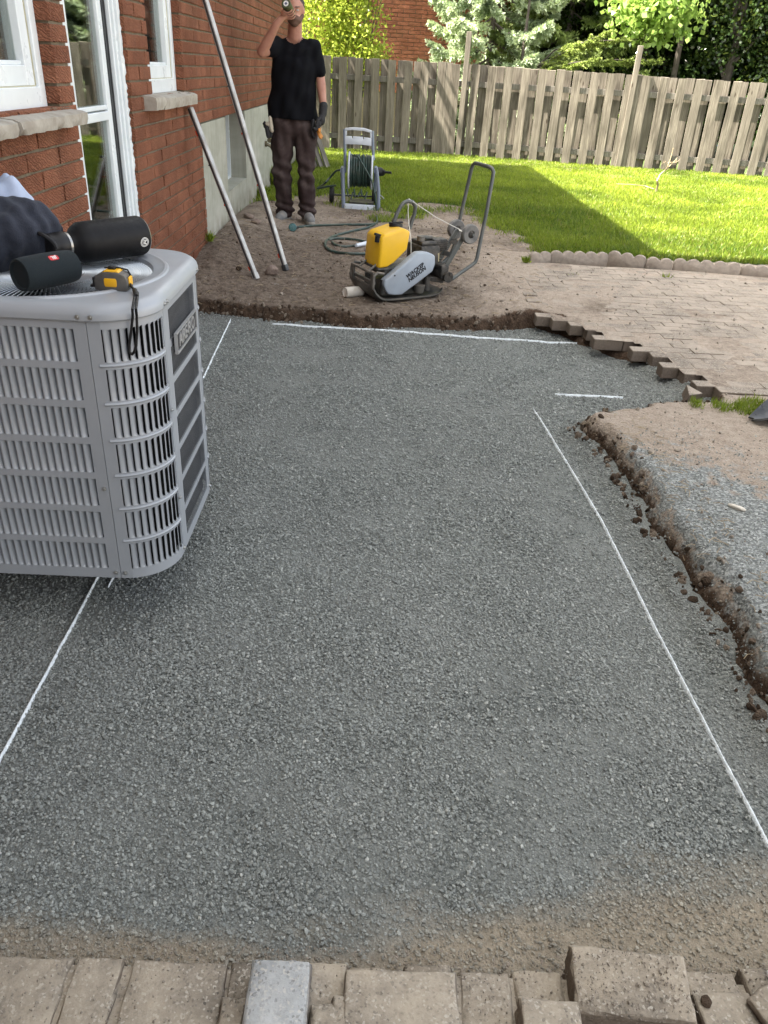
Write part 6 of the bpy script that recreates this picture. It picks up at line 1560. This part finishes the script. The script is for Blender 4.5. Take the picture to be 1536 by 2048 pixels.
for s in (-1, 1): capsule(body, hc + Vector((.076 * s, .01, .008)), .014, hc + Vector((.074 * s, .006, -.022)), .010, .5, 1.2)
capsule(body, hc + Vector((0, .03, -.04)), .058, nk + Vector((0, .02, -.04)), .062)
capsule(body, nk + Vector((-.06, .025, -.085)), .045, nk + Vector((.06, .025, -.085)), .045)
capsule(body, (0, .01, 1.26), .11, (0, .01, 1.0), .11, 1.15, .75); capsule(body, shL + Vector((.04, .02, -.02)), .045, shR + Vector((-.04, .02, -.02)), .045); capsule(body, (0, 0, 1.0), .13, (0, 0, .88), .13, 1.15, .8)
for a, e, w, rad in ((shL + Vector((0, .01, -.015)), elL, wrL, (.045, .043, .030)), (shR, elR, wrR, (.05, .042, .029))):
    capsule(body, a, rad[0], e, rad[1]); m_ = e.lerp(w, .3); capsule(body, e, rad[1] * .96, m_, .043); capsule(body, m_, .043, w, rad[2])
for h, k_, a in ((hipL, knL, anL), (hipR, knR, anR)): capsule(body, h, .085, k_, .055); capsule(body, k_, .055, k_.lerp(a, .35), .056); capsule(body, k_.lerp(a, .35), .056, a, .036)
# raised hand wrapped round the flask: palm, four fingers over the front, thumb under
FO = fb - mr
def FP(t, a, rr): return FO + FMx @ Vector((rr * math.cos(a), rr * math.sin(a), FL * t))
def ang_of(p, t): q = FMx.to_3x3().inverted() @ (Vector(p) - (FO + FMx @ Vector((0, 0, FL * t)))); return math.atan2(q.y, q.x)
ap = ang_of(wrL, .5); palm = FP(.5, ap, fr_ + .016)
capsule(body, wrL, .029, palm, .026); capsule(body, FP(.3, ap, fr_ + .014), .02, FP(.72, ap, fr_ + .014), .021)
cu_ = ang_of(Vector((palm.x, palm.y - .3, palm.z + .05)), .5); sgn = 1 if math.sin(cu_ - ap) > 0 else -1
for i, t in enumerate((.2, .36, .52, .67)):
    ln = (1.5, 1.75, 1.7, 1.5)[i]; q = [FP(t, ap + sgn * ln * k / 4 * 1.25, fr_ + .010) for k in range(5)]
    for k in range(4): capsule(body, q[k], .0105 - .0008 * k, q[k + 1], .0100 - .0009 * k, n=10, k=4)
q = [FP(.62, ap - sgn * .2, fr_ + .012), FP(.56, ap - sgn * .8, fr_ + .012), FP(.5, ap - sgn * 1.35, fr_ + .010)]
for k in range(2): capsule(body, q[k], .0125, q[k + 1], .011, n=10, k=4)
remeshed('body', body, .0068, 4, M_SKIN, man)
# hair, beard, eyes, brows
h = B(); capsule(h, hc + Vector((0, .028, .04)), .088, hc + Vector((0, .045, -.01)), .078, .9, 1.02)
hair = remeshed('hair', h, .006, 2, M_HAIR, man, lambda c: .003 * np.sin(c[:, 0] * 300) * np.sin(c[:, 2] * 260))
bd = B(); capsule(bd, hc + Vector((0, -.050, -.068)), .047, hc + Vector((0, -.052, -.082)), .036, 1.12, .9)
for s in (-1, 1): capsule(bd, hc + Vector((.058 * s, -.01, -.035)), .02, hc + Vector((.035 * s, -.05, -.07)), .024)
remeshed('beard', bd, .006, 2, pm('stubble', (.14, .075, .05), (.09, .05, .035), 200, .8, bump=.5, bscale=500), man)
for s in (-1, 1):
    b = B(); capsule(b, hc + Vector((.030 * s - .006, -.0835, .003)), .0062, hc + Vector((.030 * s + .006, -.0835, .003)), .0062); e_ = b.obj('eye', pm('eye_white', (.5, .45, .42), None, 20, .3), man, True)
    b = B(); capsule(b, hc + Vector((.030 * s, -.0885, .003)), .0036, hc + Vector((.030 * s, -.0885, .003)), .0036); b.obj('iris', M_HAIR, e_, True)
    b = B(); capsule(b, hc + Vector((.016 * s, -.094, .024)), .0045, hc + Vector((.045 * s, -.084, .026)), .003); b.obj('eyebrow', M_HAIR, man, True)
# t-shirt
sh2 = B()
capsule(sh2, L_((-.875, YM + .01, 1.50)), .085, L_((-.695, YM + .01, 1.50)), .085, 1, 1.15)
capsule(sh2, L_((-.865, YM, 1.42)), .105, L_((-.895, YM, .97)), .125, 1.05, .98); capsule(sh2, L_((-.70, YM, 1.42)), .105, L_((-.70, YM, .97)), .12, 1.0, .98)
capsule(sh2, L_((-.78, YM - .02, 1.36)), .125, L_((-.80, YM - .02, 1.0)), .14, 1.2, .95)
capsule(sh2, shL, .075, shL.lerp(elL, .50), .073); capsule(sh2, shR, .072, shR.lerp(elR, .80), .064)
capsule(sh2, L_((-.86, YM + .01, 1.57)), .04, L_((-.70, YM + .01, 1.57)), .04)
def fold(c):
    x, y, z = c[:, 0], c[:, 1], c[:, 2]
    return .007 * np.sin(x * 34 + z * 9 + 1.3 * np.sin(z * 7)) * np.clip((1.5 - z) * 2, .15, 1) + .004 * np.sin(x * 70 - z * 22 + y * 30) + .004 * np.sin(z * 30 + x * 12)
ts = remeshed('tshirt', sh2, .011, 5, M_SHIRT, man, fold)
bmx = bmesh.new(); bmx.from_mesh(ts.data)     # cut a straight hem, a round neck
bmesh.ops.bisect_plane(bmx, geom=bmx.verts[:] + bmx.edges[:] + bmx.faces[:], plane_co=(0, 0, .992 - gm), plane_no=(.03, 0, 1), clear_inner=True)
dl = [v for v in bmx.verts if (v.co - (nk + Vector((0, -.035, -.02)))).length < .072 and v.co.z > 1.42]; bmesh.ops.delete(bmx, geom=dl, context='VERTS'); bmx.to_mesh(ts.data); bmx.free()
so = ts.modifiers.new('t', 'SOLIDIFY'); so.thickness = .004
# trousers
tr = B(); capsule(tr, L_((-.875, YM, .99)), .112, L_((-.715, YM, .99)), .105, 1, 1.0); capsule(tr, L_((-.88, YM, .93)), .118, L_((-.71, YM, .93)), .11, 1, 1.05)
for h_, k_, a in ((hipL, knL, anL), (hipR, knR, anR)):
    capsule(tr, h_, .108, k_ + Vector((0, 0, .06)), .083, 1, 1.05); capsule(tr, k_ + Vector((0, 0, .08)), .083, k_ + Vector((0, 0, -.04)), .08); capsule(tr, k_, .08, a + Vector((0, 0, .0)), .08, 1, 1.1)
    s = -1 if h_ is hipL else 1; capsule(tr, h_.lerp(k_, .45) + Vector((.055 * s, 0, .05)), .055, h_.lerp(k_, .7) + Vector((.05 * s, 0, .05)), .05, .8, 1.1)
def tfold(c):
    x, y, z = c[:, 0], c[:, 1], c[:, 2]; kn = np.exp(-((z - .42) / .12) ** 2); ank = np.exp(-((z - .1) / .08) ** 2)
    return .006 * np.sin(z * 26 + x * 40 + y * 25) + .010 * kn * np.sin(z * 60 + x * 25) + .012 * ank * np.sin(z * 95 + x * 30) + .005 * np.sin(x * 75 + z * 8)
to_ = remeshed('trousers', tr, .010, 3, M_TROU, man, tfold)
# boots
for a, yaw in ((anL, -.25), (anR, .3)):
    bt = B(); d = Vector((math.sin(yaw), -math.cos(yaw), 0)); base = Vector((a.x, a.y, .045))
    capsule(bt, base + Vector((0, 0, .06)), .052, base + Vector((0, 0, .01)), .052); capsule(bt, base - d * .03, .044, base + d * .10, .044, 1.0, 1); capsule(bt, base + d * .09, .043, base + d * .165 - Vector((0, 0, .006)), .037, 1.12, 1)
    bo = remeshed('boot', bt, .008, 3, M_BOOT, man)
    so_ = B(); capsule(so_, base - d * .04 - Vector((0, 0, .035)), .044, base + d * .165 - Vector((0, 0, .035)), .042); so_.v = [(x, y, min(max(z, -.002), .022)) for x, y, z in so_.v]; so_.obj('sole', M_SOLE, bo, True)
    lc = B()
    for k in range(4): p = base + d * (.035 + .02 * k) + Vector((0, 0, .078 - .013 * k)); sd_v = Vector((d.y, -d.x, 0)); lc.tube([p - sd_v * .022, p + Vector((0, 0, .006)), p + sd_v * .022], .0025, 5)
    lc.obj('lace', M_SOLE, bo, True)
# glove on the hanging hand, and the spare gloves it holds
gl = B(); dn = (hdR - wrR).normalized(); capsule(gl, wrR + Vector((0, 0, .01)), .037, wrR + dn * .05, .036); capsule(gl, wrR + dn * .05, .036, wrR + dn * .11, .04, .7, 1.1)
pc = wrR + dn * .13
for i in range(4):
    o_ = Vector((-.012, -.036 + .024 * i, 0)); l_ = (.038, .045, .043, .034)[i]
    q = [pc + o_, pc + o_ + dn * l_ + Vector((-.006, 0, 0)), pc + o_ + dn * l_ * 1.5 + Vector((-.03, -.004, 0)), pc + o_ + dn * l_ * 1.2 + Vector((-.048, -.004, 0))]
    for k in range(3): capsule(gl, q[k], .0125, q[k + 1], .0115, n=10, k=4)
q = [wrR + dn * .07 + Vector((-.01, -.03, 0)), wrR + dn * .11 + Vector((-.035, -.05, 0)), wrR + dn * .15 + Vector((-.042, -.045, 0))]
for k in range(2): capsule(gl, q[k], .014, q[k + 1], .0125, n=10, k=4)
remeshed('glove', gl, .0055, 2, M_GLV, man)
sgp = pc + mr + Vector((-.045, -.01, -.03)); sg = empty('spare_glove', sgp, label='spare orange and black work glove hanging from the gloved hand', cat='glove')
gb = B(); capsule(gb, (0.02, 0, .02), .03, (.02, 0, -.03), .034, .55, 1)
for i in range(4): capsule(gb, (.015, -.03 + .02 * i, -.04), .011, (.03 + .006 * i, -.034 + .022 * i, -.095 + .01 * abs(i - 1.5)), .010, n=10, k=4)
capsule(gb, (.02, -.03, .0), .012, (.03, -.055, -.04), .011, n=10, k=4)
remeshed('palm', gb, .005, 2, M_ORNG, sg); gb = B(); capsule(gb, (-.03, 0, .03), .03, (-.035, 0, -.05), .026, .6, 1); capsule(gb, (-.035, 0, -.04), .022, (-.02, 0, -.085), .015); remeshed('cuff', gb, .005, 2, M_GLV, sg)
# pouch and rag on the left hip
pp = Mn(541, 262, YM - .09); po = empty('tool_pouch', pp, label='black tool clip with a cream glove tucked in at the hip by the wall', cat='tool pouch')
gb = B(); capsule(gb, (0, 0, .10), .022, (.012, 0, .01), .026, .7, 1); capsule(gb, (-.03, 0, .055), .018, (.0, 0, .05), .02); remeshed('rag', gb, .005, 2, M_CREAM, po)
gb = B(); capsule(gb, (-.055, 0, .055), .014, (-.02, 0, .045), .014); capsule(gb, (-.03, 0, .02), .026, (-.022, 0, -.04), .022, .8, 1); capsule(gb, (-.05, 0, .07), .009, (-.055, 0, .03), .008); capsule(gb, (.0, 0, -.04), .016, (.02, 0, .02), .014); remeshed('clip', gb, .005, 2, M_GLV, po)
